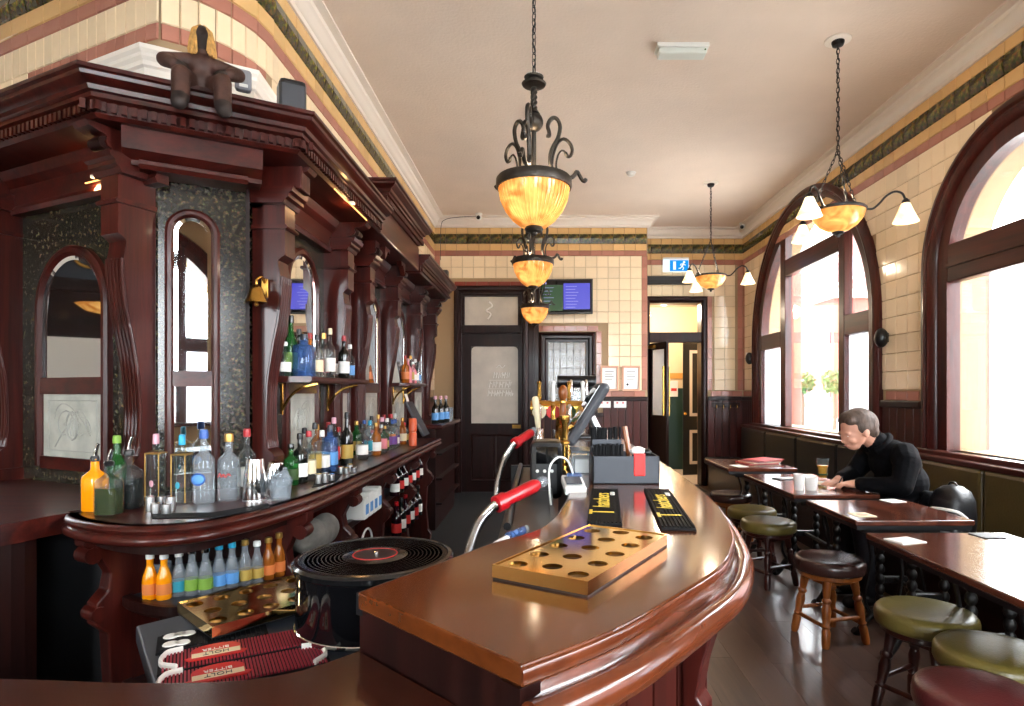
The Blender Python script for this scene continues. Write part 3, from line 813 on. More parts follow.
# ------------------------------------------------------------------ back bar (mahogany, mirrors) on three sides A, B, C
bb = thing('back_bar', 'tall carved mahogany back bar with arched mirrors and heavy cornice', 'back bar', (-1.4,3.2,.95))
DEP = .38
def frA(s, d, z):
    p = P1+inA*(.36-d)+uA*s; return (p.x, p.y, z)
def frB(s, d, z):
    p = P1+inB*(.28-d)+uB*s; return (p.x, p.y, z)
def frC(s, d, z): return (P2.x-DEP+d, s, z)
CPROF = [(0,0),(0,-.016),(-.012,-.022),(-.014,-.036),(-.03,-.050),(-.05,-.058),(-.055,-.075),(-.07,-.080),(-.07,-.098),(-.088,-.103),(-.095,-.108),(-.095,-.152),(-.085,-.156),(-.10,-.17)]
def cornice(path, ztop, depth):
    pr = [(o, ztop+z) for o,z in CPROF]+[(-depth,ztop-.17),(-depth,ztop)]
    return part('cornice', G().sweep(path, pr), 'mahogany_y', bb, world=True, smooth=25)
def dentils(path, ztop):
    g = G()
    for x,y,a in along(path, .034, .03):
        n_ = (math.sin(a), -math.cos(a))
        g.obox((x-n_[0]*.086, y-n_[1]*.086, ztop-.130), (.019,.022,.036), (0,0,a))
    return part('dentil_course', g, 'mahogany', bb, world=True, kind='stuff')
ZC, ZC2 = 2.66, 2.88
pA = tuple(P1+uA*2.3)
path1 = [pA, tuple(P1), tuple(P2), (P2.x,4.22)]
cornice(path1, ZC, .34); dentils(path1, ZC)
cornice([(P2.x-.34,4.22),(P2.x+.02,4.22),(P2.x+.02,5.62),(P2.x-.34,5.62)], ZC2, .30)
dentils([(P2.x+.02,4.24),(P2.x+.02,5.6)], ZC2)
cornice([(P2.x,5.62),(P2.x,7.40),(P2.x-.36,7.40)], ZC, .34); dentils([(P2.x,5.64),(P2.x,7.38)], ZC)
# raised frieze below the taller middle cornice
part('frieze', G().box(P2.x-.34,P2.x-.10,4.24,5.60,2.50,2.72), 'mahogany_y', bb, world=True, bevel=.01)
# frieze of side B, flush
part('frieze', G().extr(frB, [(0,2.35),(.10,2.35),(.10,2.37),(.15,2.40),(.15,2.49),(0,2.49)], .13, .66), 'mahogany_x', bb, world=True)
part('architrave', G().extr(frB, [(0,2.33),(.13,2.33),(.145,2.345),(.145,2.36),(.12,2.37),(0,2.37)], .19, .60), 'mahogany_x', bb, world=True)
# soffit rails at the back of sides A and C
for fr, a, b in ((frA,.0,2.2),(frC,2.96,7.40)):
    part('soffit_rail', G().extr(fr, [(0,2.29),(.05,2.29),(.06,2.31),(.05,2.33),(.05,2.42),(.08,2.45),(.10,2.49),(0,2.49)], a, b), 'mahogany_y', bb, world=True)
# speckled antique glass panels behind everything
def panel(fr, a, b, z0=.95, z1=2.33):
    part('wall_panel', G().extr(fr, [(-.03,z0),(0,z0),(0,z1),(-.03,z1)], a, b), 'antique_glass', bb, world=True)
panel(frA, .085, 2.3); panel(frB, .235, .60); panel(frC, 2.97, 7.40)
part('carcass', G().extr(frC, [(-.07,.1),(-.035,.1),(-.035,2.5),(-.07,2.5)], 2.97, 7.4).extr(frA, [(-.08,.1),(-.035,.1),(-.035,2.5),(-.08,2.5)], .08, 2.3).extr(frB, [(-.08,.1),(-.035,.1),(-.035,2.5),(-.08,2.5)], .22, .62), 'mahogany_dark', bb, world=True)
# pilasters
PBODY = [(0,.95),(.105,.95),(.105,1.08),(.095,1.10),(.07,1.12),(.06,1.20),(.058,1.32),(.066,1.46),(.088,1.60),(.115,1.74),(.132,1.87),(.134,1.96),(.124,2.02),(.124,2.035),(.140,2.05),(.157,2.06),(.157,2.32),(0,2.32)]
PCAP = [(0,2.305),(.162,2.305),(.172,2.325),(.188,2.335),(.188,2.352),(.205,2.362),(.212,2.385),(0,2.385)]
PBR = [(0,2.38),(.150,2.38),(.150,2.40),(.172,2.402),(.192,2.412),(.200,2.43),(.192,2.446),(.200,2.456),(.235,2.462),(.262,2.472),(.275,2.49),(0,2.49)]
def pilaster(fr, a, b, ztop=2.49):
    p = part('pilaster', G().extr(fr, PBODY, a, b), 'mahogany', bb, world=True, smooth=25)
    part('capital', G().extr(fr, PCAP, a-.035, b+.035), 'mahogany_x', p, world=True, smooth=25)
    part('neck_ring', G().extr(fr, [(0,2.185),(.168,2.185),(.174,2.195),(.168,2.205),(0,2.205)], a-.012, b+.012), 'mahogany_x', p, world=True)
    br = [(d, z if z < 2.45 else z+(ztop-2.49)) for d,z in PBR]
    part('bracket', G().extr(fr, br, a+.01, b-.01), 'mahogany', p, world=True, smooth=25)
    g = G(); k = 5
    for i in range(k):
        s = a+(b-a)*(i+.5)/k
        pts = [(d+.003,z) for d,z in PBODY[4:12]]
        g.tube([fr(s,d,z) for d,z in smooth_path(pts,3)], min((b-a)/k*.42,.016), 6)
    part('reeding', g, 'mahogany', p, world=True, smooth=60)
    g = G()
    c0, c1 = fr(a+.02,.195,2.425), fr(b-.02,.195,2.425)
    g.tube([c0,c1], .026, 14)
    part('volute', g, 'mahogany_dark', p, world=True, smooth=40)
    part('plinth', G().extr(fr, [(0,.95),(.115,.95),(.115,1.0),(.108,1.01),(0,1.01)], a-.012, b+.012), 'mahogany', p, world=True)
    return p
pilaster(frA, .09, .21); pilaster(frA, 1.16, 1.30)
YP = [2.96, 3.93, 4.44, 5.30, 6.30, 7.20]
for i, y in enumerate(YP): pilaster(frC, y, y+.12, 2.72 if i in (2,3) else 2.49)
# frontal face block where side B meets side C
part('corner_block', G().box(P2.x-DEP-.02,P2.x-.14,2.955,3.07,2.38,2.50), 'mahogany', bb, world=True, bevel=.006)
# carved valance under the raised cornice
pts = [(4.63,2.70)]+[(4.63+.67*i/16, 2.40+.20*math.sin(PI*i/16)-(.05 if i in (3,8,13) else 0)) for i in range(17)]+[(5.30,2.70)]
g = G(); n = len(pts)
g.add([(P2.x-.16,y,z) for y,z in pts]+[(P2.x-.20,y,z) for y,z in pts], [tuple(range(n)),tuple(range(2*n-1,n-1,-1))]+[(i,(i+1)%n,n+(i+1)%n,n+i) for i in range(n)])
part('valance', g, 'mahogany', bb, world=True)
# arched mirrors
def mirror(fr, c, hw, zb, zs, zm0, zm1, fw, glass='mirror', low='etched_glass', pattern=True, label=None):
    """hw half width of the glass, zb bottom of lower glass, zs spring line, zm0-zm1 middle rail"""
    R = hw+fw
    def mp(t,d,z): return fr(c+t, d, z)
    path = [(-R,zb-.05)]+[(R*math.cos(PI-PI*i/28), zs+R*math.sin(PI-PI*i/28)) for i in range(29)]+[(R,zb-.05)]
    f = part('mirror_frame', ring(mp, path, [(0,0),(0,.025),(fw*.3,.034),(fw*.7,.034),(fw,.018),(fw,0)]), 'mahogany', bb, world=True, smooth=30, label=label)
    for za, zb_ in ((zm0,zm1),(zb-.06,zb)):
        part('rail', G().extr(lambda s,d,z: fr(c+s,d,z), [(0,za),(.026,za),(.026,zb_),(0,zb_)], -hw-.008, hw+.008), 'mahogany_x', f, world=True)
    part('glass', pane_poly(mp, -hw, hw, zm1, lambda q: archz(q,0,hw,zs), .012, .006), glass, f, world=True)
    bw = hw*.2 if hw < .12 else .018
    ed = [(-hw,zm1)]+[(hw*math.cos(PI-PI*i/28), zs+hw*math.sin(PI-PI*i/28)) for i in range(29)]+[(hw,zm1)]
    part('bevelled_edge', ring(mp, ed, [(0,.012),(0,.0175),(bw,.0125),(bw,.012)]), 'bevel_edge', f, world=True)
    lo = part('lower_glass', pane_poly(mp, -hw, hw, zb, zm0, .012, .006), low, f, world=True)
    if pattern:
        g = G(); cz = (zb+zm0)/2; H = (zm0-zb)
        ex = lambda a,b: fr(c+a, .0135, b)
        g.tube([ex(q[0],q[1]) for q in [(-hw*.8,zb+H*.1),(hw*.8,zb+H*.1),(hw*.8,zb+H*.9),(-hw*.8,zb+H*.9)]], .0025, 4, closed=True)
        for sg in (1,-1):
            g.tube([ex(sg*(hw*.25+hw*.35*q/20*math.cos(q*.5)), cz+H*.3*q/20*math.sin(q*.5)) for q in range(21)], .004, 4)
            g.tube([ex(sg*hw*.6*math.cos(q*.3), cz+sg*H*.1+H*.25*math.sin(q*.45)) for q in range(12)], .003, 4)
        g.tube([ex(hw*.2*math.cos(q*PI/6), cz+H*.22*math.sin(q*PI/6)) for q in range(12)], .006, 4, closed=True)
        part('etched_motif', g, 'etched_pattern', lo, world=True)
    return f
def A_s(px, off):   # where a picture column meets the panel of side A
    k = (px-VX)/F; p = P1+inA*off
    return (k*p.y-p.x)/(uA.x-k*uA.y)
a0, a1 = A_s(103,.345), A_s(43,.345)
mirror(frA, (a0+a1)/2, (a1-a0)/2, 1.08, 1.80, 1.385, 1.465, .05, 'mirror_dark', label='wide arched mirror in a mahogany frame')
mirror(frA, 1.75, .25, 1.08, 1.80, 1.385, 1.465, .05, 'mirror_dark')
mirror(frB, .385, .072, 1.03, 2.105, 1.42, 1.49, .036, 'mirror', 'mirror', False, label='narrow arched mirror with bevelled edge')
mirror(frC, 3.54, .20, 1.06, 1.98, 1.385, 1.465, .045, 'mirror')
mirror(frC, 4.29, .075, 1.06, 2.05, 1.385, 1.465, .03, 'mirror', 'etched_glass', False)
mirror(frC, 4.97, .20, 1.06, 1.95, 1.385, 1.465, .05, 'mirror')
mirror(frC, 5.90, .28, 1.06, 1.90, 1.385, 1.465, .05, 'mirror')
mirror(frC, 6.85, .24, 1.06, 1.93, 1.385, 1.465, .05, 'mirror')
# white plaster plinth between cornice and tiles
pq = abc(.375, 3.3, 2.0); pq = [pq[0], pq[1], pq[2], (pq[2][0]-.03, pq[2][1]+.30)]
struct('trim_11', G().sweep(pq, [(0,2.60),(0,2.855),(.010,2.865),(.010,2.885),(.020,2.90),(.020,2.915),(.03,2.93),(.03,2.95),(-.08,2.96),(-.08,2.60)]), 'plaster_white', label='white moulded plaster ledge above the back bar cornice')
# warm strip lights tucked under the cornice
def strip(label, p0, p1, e, col=(1,.55,.22)):
    o = thing('strip_light', label, 'lamp', p0)
    part('tube', G().tube([p0,p1], .0035, 6), 'strip_glow_tube', o, world=True)
    part('holder', G().obox(tuple((Vector(p0)+Vector(p1))/2+Vector((0,0,.016))), (.03,.03,.012)), 'white_plastic', o, world=True)
    m = (Vector(p0)+Vector(p1))/2
    l = bpy.data.lights.new('strip_glow','POINT'); l.energy = e; l.color = col; l.shadow_soft_size = .03
    q = bpy.data.objects.new('strip_glow', l); COL.objects.link(q); q.location = m-Vector((0,0,.03))
strip('small warm strip lamp under the cornice above the wide arched mirror', frA(.36,.05,2.36), frA(.52,.05,2.36), 1.3)
strip('thin warm strip lamp under the cornice above the bottle shelf', frC(3.25,.30,2.478), frC(3.85,.30,2.478), 1.0)

# ------------------------------------------------------------------ counter of the back bar
CB = .95
frontBC = [(-.97,5.84),(-.97,4.6),(-.972,3.4),(-.985,2.78),(-1.02,2.50),(-1.07,2.29),(-1.15,2.12),(-1.25,2.045),(-1.38,2.035),(-1.54,2.09),(-1.68,2.18),(-1.745,2.26)]
fBC = smooth_path(frontBC, 4)
bc = thing('back_counter', 'curved polished mahogany counter running along the back bar', 'counter', (-1.2,3.2,0))
bk = [frA(.02,.10,0)[:2], frB(.0,-.02,0)[:2], frB(.74,-.02,0)[:2], (P2.x-DEP-.02,3.0), (P2.x-DEP-.02,5.84)]
poly = [p for p in fBC]+[tuple(q) for q in bk]
part('top', G().prism(poly, CB-.025, CB), 'mahogany_y', bc, world=True)
LIP = [(-.01,CB),(.0,CB),(.012,CB-.006),(.016,CB-.016),(.010,CB-.026),(.004,CB-.030),(.014,CB-.036),(.022,CB-.046),(.020,CB-.060),(.008,CB-.068),(-.02,CB-.072),(-.03,CB-.072),(-.03,CB)]
# travelling back along the front edge, the room lies on the left: mirror the lip outline
part('moulded_edge', G().sweep(list(reversed(fBC)), LIP), 'mahogany_y', bc, world=True, smooth=50)
def inset(path, d):
    P = [Vector(p) for p in path]; out = []
    for i in range(len(P)):
        t = (P[min(i+1,len(P)-1)]-P[max(i-1,0)]).normalized(); out.append((P[i].x-(-t.y)*d*-1, P[i].y-(t.x)*d*-1))
    return out
def toward(path, d):  # push the front edge in under the counter
    P = [Vector(p) for p in path]; out = []
    for i in range(len(P)):
        t = (P[min(i+1,len(P)-1)]-P[max(i-1,0)]).normalized(); n = Vector((t.y,-t.x)) # path runs far -> near
        out.append(tuple(P[i]+n*d))
    return out
fa = toward(fBC, .07)
part('apron', G().sweep(list(reversed(fa)), [(0,CB-.115),(0,CB-.03),(-.03,CB-.03),(-.03,CB-.115)]), 'mahogany_dark', bc, world=True)
for z, d in ((.62,.17),(.30,.17)):
    fs = toward(fBC, d)
    part('shelf', G().prism(fs+[tuple(q) for q in bk], z-.025, z), 'slate_plastic' if z > .5 else 'mahogany_dark', bc, world=True)
    part('shelf_edge', G().sweep(list(reversed(fs)), [(0,z-.045),(.012,z-.03),(.012,z+.004),(0,z+.006),(-.02,z+.006),(-.02,z-.045)]), 'mahogany_dark', bc, world=True)
part('back_panel', G().extr(frB, [(-.05,.0),(-.03,.0),(-.03,.93),(-.05,.93)], 0,.8).extr(frC, [(-.05,0),(-.03,0),(-.03,.93),(-.05,.93)], 3.0,5.84), 'mahogany_dark', bc, world=True)
def leg(x, y, a, z0=0.0):
    M = Matrix.Translation((x,y,0)) @ Matrix.Rotation(a,4,'Z')
    pr = [(-.20,.0),(.02,.0),(.03,.06),(.0,.10),(-.02,.30),(-.01,.50),(.03,.54),(.03,.62),(-.01,.66),(-.02,.72),(.02,.80),(.07,.84),(.075,.92),(-.20,.92)]
    Mx = M @ Matrix(((0,0,1,-.035),(1,0,0,0),(0,1,0,0),(0,0,0,1)))
    g = G().prism(pr, 0, .07, Mx)
    o = part('leg_bracket', g, 'mahogany', bc, world=True, bevel=.006)
    c0 = M @ Vector((-.04,.04,.80)); c1 = M @ Vector((.04,.04,.80))
    part('scroll', G().tube([c0,c1], .03, 12), 'mahogany', o, world=True, smooth=40)
    part('scroll', G().tube([M @ Vector((-.04,.02,.58)), M @ Vector((.04,.02,.58))], .028, 12), 'mahogany', o, world=True, smooth=40)
for x, y, a in ((-1.64,2.27,PI-.5),(-1.06,2.62,-PI/2+.25+PI),(-1.06,3.35,-PI/2),(-1.06,4.15,-PI/2),(-1.06,4.95,-PI/2),(-1.06,5.75,-PI/2)):
    if y > 2.3: a = -PI/2
    leg(x, y, a)
# neighbouring counter of side A
fA_ = smooth_path([(-1.765,2.275),(-1.80,2.20),(-1.84,2.07),(-1.95,2.0),(-2.2,2.0),(-2.6,2.16),(-3.2,2.44)], 4)
ac = thing('side_counter', 'polished mahogany counter at the left edge of the picture', 'counter', (-2.2,2.4,0))
part('top', G().prism(fA_+[frA(1.9,-.02,0)[:2], frA(.0,-.02,0)[:2]], CB-.025, CB), 'mahogany_x', ac, world=True)
part('moulded_edge', G().sweep(fA_, LIP), 'mahogany_x', ac, world=True, smooth=50)
af = [(p[0]-.03,p[1]+.07) for p in fA_]
part('front_panel', G().sweep(af[6:], [(0,0),(0,CB-.03),(-.03,CB-.03),(-.03,0)]), 'mahogany_dark', ac, world=True)
part('end_panel', G().box(-2.3,-1.70,2.40,2.43,0,CB-.03), 'black_plastic', ac, world=True)  # black sheet added to stand in for the deep shade between the counters
# small far counter beyond the end of the back bar
fc = thing('far_counter', 'small dark counter at the far end of the back bar', 'counter', (-1.2,6.6,0))
part('top', G().box(-1.40,-.99,6.1,7.5,1.02,1.06), 'mahogany_y', fc, world=True, bevel=.01)
part('body', G().box(-1.38,-1.06,6.12,7.48,0,1.02), 'mahogany_dark', fc, world=True)
for i in range(3): part('shelf', G().box(-1.06,-1.0,6.15,7.45,.25+.25*i,.27+.25*i), 'mahogany_dark', fc, world=True)
# wall shelves with brass brackets
def wshelf(label, y0, y1, z, d):
    o = thing('bottle_shelf', label, 'shelf', (P2.x-DEP,(y0+y1)/2,z))
    part('board', G().extr(frC, [(0,z-.03),(d-.01,z-.03),(d,z-.02),(d,z-.006),(d-.006,z),(0,z)], y0, y1), 'mahogany_y', o, world=True)
    for y in (y0+.14, y1-.2):
        part('bracket', G().tube([frC(y,.03,z-.035),frC(y,.03,z-.20)], .009, 6).tube(smooth_path([frC(y,.03,z-.18),frC(y,.07,z-.11),frC(y,.13,z-.06),frC(y,d-.02,z-.036)],5), .008, 6), 'brass', o, world=True, smooth=60)
    return o
wshelf('mahogany shelf on brass brackets full of spirit bottles', 3.085, 4.12, 1.475, .24)
wshelf('small far shelf with pink bottles between the pilasters', 5.5, 6.28, 1.475, .22)
# ------------------------------------------------------------------ front bar counter
BZ = 1.05
outer = [(-.024,.779),(.106,.894),(.2485,1.069),(.364,1.228),(.437,1.39),(.482,1.54),(.54,1.85),(.572,2.23),(.595,2.94),(.60,4.2),(.60,5.6)]
inner = [(-.319,1.062),(-.206,1.244),(-.113,1.404),(.0,1.56),(.069,1.856),(.106,2.23),(.11,2.94),(.11,5.6)]
oS = smooth_path(outer, 5); iS = smooth_path(inner, 5)
bar_ = thing('bar_counter', 'curved wooden bar counter with polished orange-brown top and rounded rail', 'bar counter', (.3,2.4,0))
part('top', G().prism(oS+list(reversed(iS)), BZ-.03, BZ), 'bar_top', bar_, world=True, bevel=.003)
RAIL = [(-.02,BZ-.004),(.0,BZ-.005),(.003,BZ-.010),(.002,BZ-.022),(-.008,BZ-.026),(-.010,BZ-.040)]+[(.020+.026*math.cos(q*PI/10), BZ-.066+.026*math.sin(q*PI/10)) for q in (8,7,6,5,4,3,2,1,0,-1,-2,-3,-4,-5,-6,-7,-8)]+[(-.010,BZ-.095),(-.03,BZ-.11),(-.04,BZ-.11)]
part('rail', G().sweep(oS, RAIL), 'bar_rail', bar_, world=True, smooth=60)
# body under the top: boards along the curved front
fo = []
for i, p in enumerate(oS):
    a = Vector(oS[max(i-1,0)]); b = Vector(oS[min(i+1,len(oS)-1)]); t = (b-a).normalized(); fo.append((p[0]-t.y*.07, p[1]+t.x*.07))
part('carcass', G().sweep(fo, [(-.03,0),(-.03,BZ-.03),(-.06,BZ-.03),(-.06,0)]), 'mahogany_dark', bar_, world=True)
bmesh_ = G().box(-.046,.046,-.012,.012,.14,BZ-.10).mesh('board','board')
for x,y,a in along(fo, .1, .06):
    n_ = (math.sin(a),-math.cos(a))
    o = put('board', bmesh_, bar_, rot=(0,0,a)); o.location = Vector((x-n_[0]*.012, y-n_[1]*.012, 0))-bar_.location
part('kickboard', G().sweep(fo, [(.012,0),(.012,.15),(-.02,.16),(-.02,0)]), 'mahogany_dark', bar_, world=True)
for k, (x,y,a) in enumerate(along(fo, .62, .56)):
    n_ = Vector((math.sin(a),-math.cos(a)))
    M = Matrix.Translation((x+n_.x*.012,y+n_.y*.012,0)) @ Matrix.Rotation(a,4,'Z')
    pr = [(-.01,0),(.03,0),(.03,.16),(.018,.19),(.018,.72),(.035,.74),(.035,.77),(.02,.79),(.03,.85),(.05,.92),(.05,.94),(-.01,.94)]
    Mx = M @ Matrix(((0,0,1,-.03),(-1,0,0,0),(0,1,0,0),(0,0,0,1)))
    part('pilaster', G().prism(pr, 0, .06, Mx), 'mahogany', bar_, world=True, bevel=.004)
# end panel that faces the flap, and inner side
e0, e1 = Vector(inner[0]), Vector(outer[0]); ed = (e1-e0).normalized(); en = Vector((ed.y,-ed.x))
part('end_panel', G().sweep([tuple(e0-en*.004),tuple(e1-en*.004)], [(0,.2),(0,BZ-.031),(-.03,BZ-.031),(-.03,.2)]), 'mahogany_dark', bar_, world=True)
part('end_trim', G().sweep([tuple(e1+ed*-.035),tuple(e1)], [(.004,.2),(.004,BZ-.03),(-.02,BZ-.03),(-.02,.2)]), 'mahogany_dark', bar_, world=True)
part('inner_side', G().sweep(iS, [(.05,.05),(.05,BZ-.03),(.08,BZ-.03),(.08,.05)]), 'mahogany_dark', bar_, world=True)
part('inner_edge', G().sweep(iS, [(-.004,BZ-.04),(-.004,BZ-.002),(.01,BZ-.002),(.01,BZ-.04)]), 'black_plastic', bar_, world=True)
# low counter flap in the foreground
low = thing('low_counter', 'low dark brown counter section in the foreground left of the bar end', 'counter', (-.8,.8,0))
le = smooth_path([(-1.9,.985),(-1.3,.967),(-.855,.958),(-.607,.943),(-.42,.965),(-.315,1.06)], 4)
part('top', G().prism([p for p in le]+[(-.04,.80),(-.08,.62),(-.9,.55),(-1.9,.6)], .915, .95), 'low_top', low, world=True, bevel=.004)
part('body', G().prism([(p[0],p[1]-.06) for p in le]+[(-.12,.80),(-.14,.68),(-.9,.62),(-1.9,.66)], 0, .915), 'mahogany_dark', low, world=True)

# ------------------------------------------------------------------ service well behind the bar with mats, tray and record tin
WZ = .85
ws = thing('service_well', 'black steel service worktop between bar and back counter', 'worktop', (-.5,1.4,0))
part('top', G().prism([(-.95,1.43),(-.705,1.115),(-.30,1.12),(-.12,1.42),(-.05,1.60),(-.10,1.80),(-.52,1.90)], WZ-.04, WZ), 'slate_plastic', ws, world=True, bevel=.005)
part('cabinet', G().prism([(-.88,1.42),(-.68,1.16),(-.32,1.17),(-.16,1.42),(-.10,1.60),(-.14,1.76),(-.52,1.84)], 0, WZ-.04), 'black_plastic', ws, world=True)
ang = math.radians(30); MU = Vector((math.cos(ang),math.sin(ang))); MN = Vector((-MU.y,MU.x))
def runner(label, c, L, W, m, z, rib, mribs):
    o = thing('bar_mat', label, 'bar mat', (c[0],c[1],z), ang); o.scale = (.54,.54,.9)
    part('base', G().box(-L/2,L/2,-W/2,W/2,0,.006), m, o, bevel=.003)
    g = G(); n = int(L/rib)
    for i in range(n): x = -L/2+.012+(L-.024)*(i+.5)/n; g.box(x-rib*.28,x+rib*.28,-W/2+.012,W/2-.012,.006,.010)
    part('ribs', g, mribs, o, kind='stuff')
    return o
c1 = Vector((-.632,1.290)); c2 = c1-MN*.112
for lab, c in (('maroon ribbed bar mat with red bitter badge under the brass tray', c1), ('maroon ribbed bar mat with red bitter badge nearest the foreground counter', c2)):
    o = runner(lab, c, .56, .195, 'black_rubber', WZ, .012, 'maroon_rubber')
    b = part('badge', G().prism([(-.09,-.055),(.09,-.055),(.105,-.03),(.085,-.02),(.085,.03)]+[(.085*math.cos(q*PI/10), .03+.05*math.sin(q*PI/10)) for q in range(1,10)]+[(-.085,.03),(-.085,-.02),(-.105,-.03)], .010, .0125), 'red_print', o, loc=(-.09,.0,0))
    part('band', G().prism([(-.082,-.035),(.082,-.035),(.082,.005),(-.082,.005)], .0125, .0132), 'cream_print', b)
    put('lettering', text_mesh('BITTER', .030, 'white_paper'), b, (0,.026,.0133), (0,0,PI))
    put('lettering', text_mesh('HOLT', .034, 'door_black'), b, (0,-.015,.0138), (0,0,PI))
    part('foam_edge', G().tube(smooth_path([(-.20,.08,.012),(-.25,.07,.012),(-.27,.02,.012),(-.265,-.04,.012),(-.22,-.085,.012)],5), .008, 6), 'white_paper', o)
    part('foam_edge', G().tube(smooth_path([(.20,.08,.012),(.25,.07,.012),(.27,.02,.012),(.265,-.04,.012),(.22,-.085,.012)],5), .008, 6), 'white_paper', o)
c3 = c1+MN*.112-MU*.05
o = runner('black bar mat with white printed foam, behind the maroon mats', c3, .40, .19, 'black_rubber', WZ, .02, 'black_rubber')
for x,y,r in ((-.15,.05,.03),(-.12,.055,.025),(-.09,.05,.028),(-.15,-.04,.03),(-.11,-.045,.028)):
    part('foam_print', G().lathe([(r,.010),(r*.9,.0125)], 14, (x,y,0)), 'white_paper', o)
def tray(label, loc, rz, L, W, tilt=(0,0)):
    o = thing('drip_tray', label, 'drip tray', loc, rz); o.rotation_euler = (tilt[0],tilt[1],rz)
    h = .022; nx, ny = 5, 3
    # perforated top: a grid of cells, each with a round hole
    g = G(); cx, cy = L/nx, W/ny; r = min(cx,cy)*.30
    for i in range(nx):
        for j in range(ny):
            x0, y0 = -L/2+cx*i, -W/2+cy*j; ox, oy = x0+cx*(.5+.12*(1 if j%2 else -1)), y0+cy/2
            n = 24; ci = []; sq = []
            for k in range(n):
                a = 2*PI*k/n; ci.append((ox+r*math.cos(a), oy+r*math.sin(a)))
                dx, dy = math.cos(a), math.sin(a)
                tx = ((x0+cx if dx>0 else x0)-ox)/dx if abs(dx)>1e-6 else 9; ty = ((y0+cy if dy>0 else y0)-oy)/dy if abs(dy)>1e-6 else 9
                tt = min(tx,ty); sq.append((ox+dx*tt, oy+dy*tt))
            vs = [(x,y,h) for x,y in ci]+[(x,y,h) for x,y in sq]+[(x,y,h-.006) for x,y in ci]
            g.add(vs, [(k,(k+1)%n,n+(k+1)%n,n+k) for k in range(n)]+[(k,(k+1)%n,2*n+(k+1)%n,2*n+k) for k in range(n)])
            for X,Y in ((x0,y0),(x0+cx,y0),(x0+cx,y0+cy),(x0,y0+cy)):
                # corner triangles missed by the radial fan
                best = sorted(range(n), key=lambda k: (sq[k][0]-X)**2+(sq[k][1]-Y)**2)[:2]
                g.add([(X,Y,h),sq[best[0]]+(h,),sq[best[1]]+(h,)], [(0,1,2)])
    part('perforated_top', g, 'brass_tray', o)
    part('floor', G().box(-L/2,L/2,-W/2,W/2,.002,.005), 'brass_old', o)
    for x0,x1,y0,y1 in ((-L/2-.003,L/2+.003,-W/2-.003,-W/2),(-L/2-.003,L/2+.003,W/2,W/2+.003),(-L/2-.003,-L/2,-W/2,W/2),(L/2,L/2+.003,-W/2,W/2)):
        part('rim', G().box(x0,x1,y0,y1,0,h+.002), 'brass_tray', o)
    part('base_strip', G().box(-L/2-.002,L/2+.002,-W/2-.002,W/2+.002,-.004,.002), 'black_plastic', o)
    return o
# big tray on the bar top: fitted to its four corners
TZ = BZ+.028
q = [Vector(at(488.8,566,TZ)), Vector(at(592,578.6,TZ)), Vector(at(668.5,532.7,TZ)), Vector(at(585.5,525.5,TZ))]
cc = (q[0]+q[1]+q[2]+q[3])/4; dl = ((q[2]-q[1])+(q[3]-q[0]))/2; dw = ((q[0]-q[1])+(q[3]-q[2]))/2
tray('brass drip tray with round glass holes on the bar top', (cc.x,cc.y,BZ+.004), math.atan2(dl.y,dl.x), dl.length, dw.length*.97)
tray('brass drip tray leaning on the maroon bar mats', (-.685,1.495,WZ+.022), math.radians(49), .30, .20, (.03,0.0))
# record tin
rt = thing('record_tin', 'round black tin with a vinyl record lid and pink label', 'tin', (-.39,1.435,WZ+.0095))
part('drum', G().lathe([(.174,.0),(.176,.004),(.176,.014),(.175,.02),(.175,.12),(.176,.135)], 48), 'black_gloss', rt, smooth=35)
part('foot_ring', G().lathe([(.173,.0),(.178,.004),(.178,.010),(.173,.014)], 48), 'chrome', rt, smooth=35)
ld = part('record', G().lathe([(.178,.135),(.184,.140),(.184,.150),(.178,.156),(.17,.157),(.168,.1545),(.075,.1545),(.072,.156),(.0,.156)], 64), 'vinyl', rt, smooth=30)
g = G()
for k in range(9): r = .08+.0095*k; g.lathe([(r,.1545),(r+.0015,.15465),(r+.003,.1545)], 48)
part('grooves', g, 'vinyl', ld, smooth=60, kind='stuff')
part('paper_label', G().lathe([(.050,.156),(.050,.1575),(0,.1575)], 32), 'black_plastic', ld, smooth=30)
part('label_ring', G().lathe([(.0515,.1570),(.0515,.1580),(.049,.1580),(.049,.1570)], 32), 'red_print', ld, label='pink ring around the record label')
part('spindle', G().lathe([(.006,.157),(.006,.163),(0,.164)], 10), 'chrome', ld)

# ------------------------------------------------------------------ things on the bar
def barmat(label, p):
    P = [Vector(a) for a in p]   # far-left, far-right, near-right, near-left
    c = sum(P, Vector((0,0)))/4; d = ((P[0]+P[1])-(P[3]+P[2]))/2; a = math.atan2(d.y,d.x); L = d.length; W = .5*((P[1]-P[0]).length+(P[2]-P[3]).length)
    o = thing('bar_runner', label, 'bar mat', (c.x,c.y,BZ), a)
    part('base', G().box(-L/2,L/2,-W/2,W/2,0,.007), 'black_rubber', o, bevel=.003)
    g = G()
    for i in range(9): y = -W/2+W*(i+.5)/9; g.box(-L/2+.01,L/2-.01,y-W*.03,y+W*.03,.007,.011)
    part('ribs', g, 'black_rubber', o, kind='stuff')
    put('lettering', text_mesh('hatchers', W*.78, 'yellow_print', shear=.15), o, (L*.07,W*.08,.0125))
    put('lettering', text_mesh('T', W*1.1, 'yellow_print'), o, (-L*.27,W*.04,.0125))
    put('lettering', text_mesh('GOLD', W*.24, 'white_paper'), o, (L*.28,-W*.28,.0125))
    pass
barmat('black ribbed bar runner with yellow lettering, the left one on the bar', [at(591.8,491,BZ),at(618,491,BZ),at(622,526,BZ),at(586.6,527,BZ)])
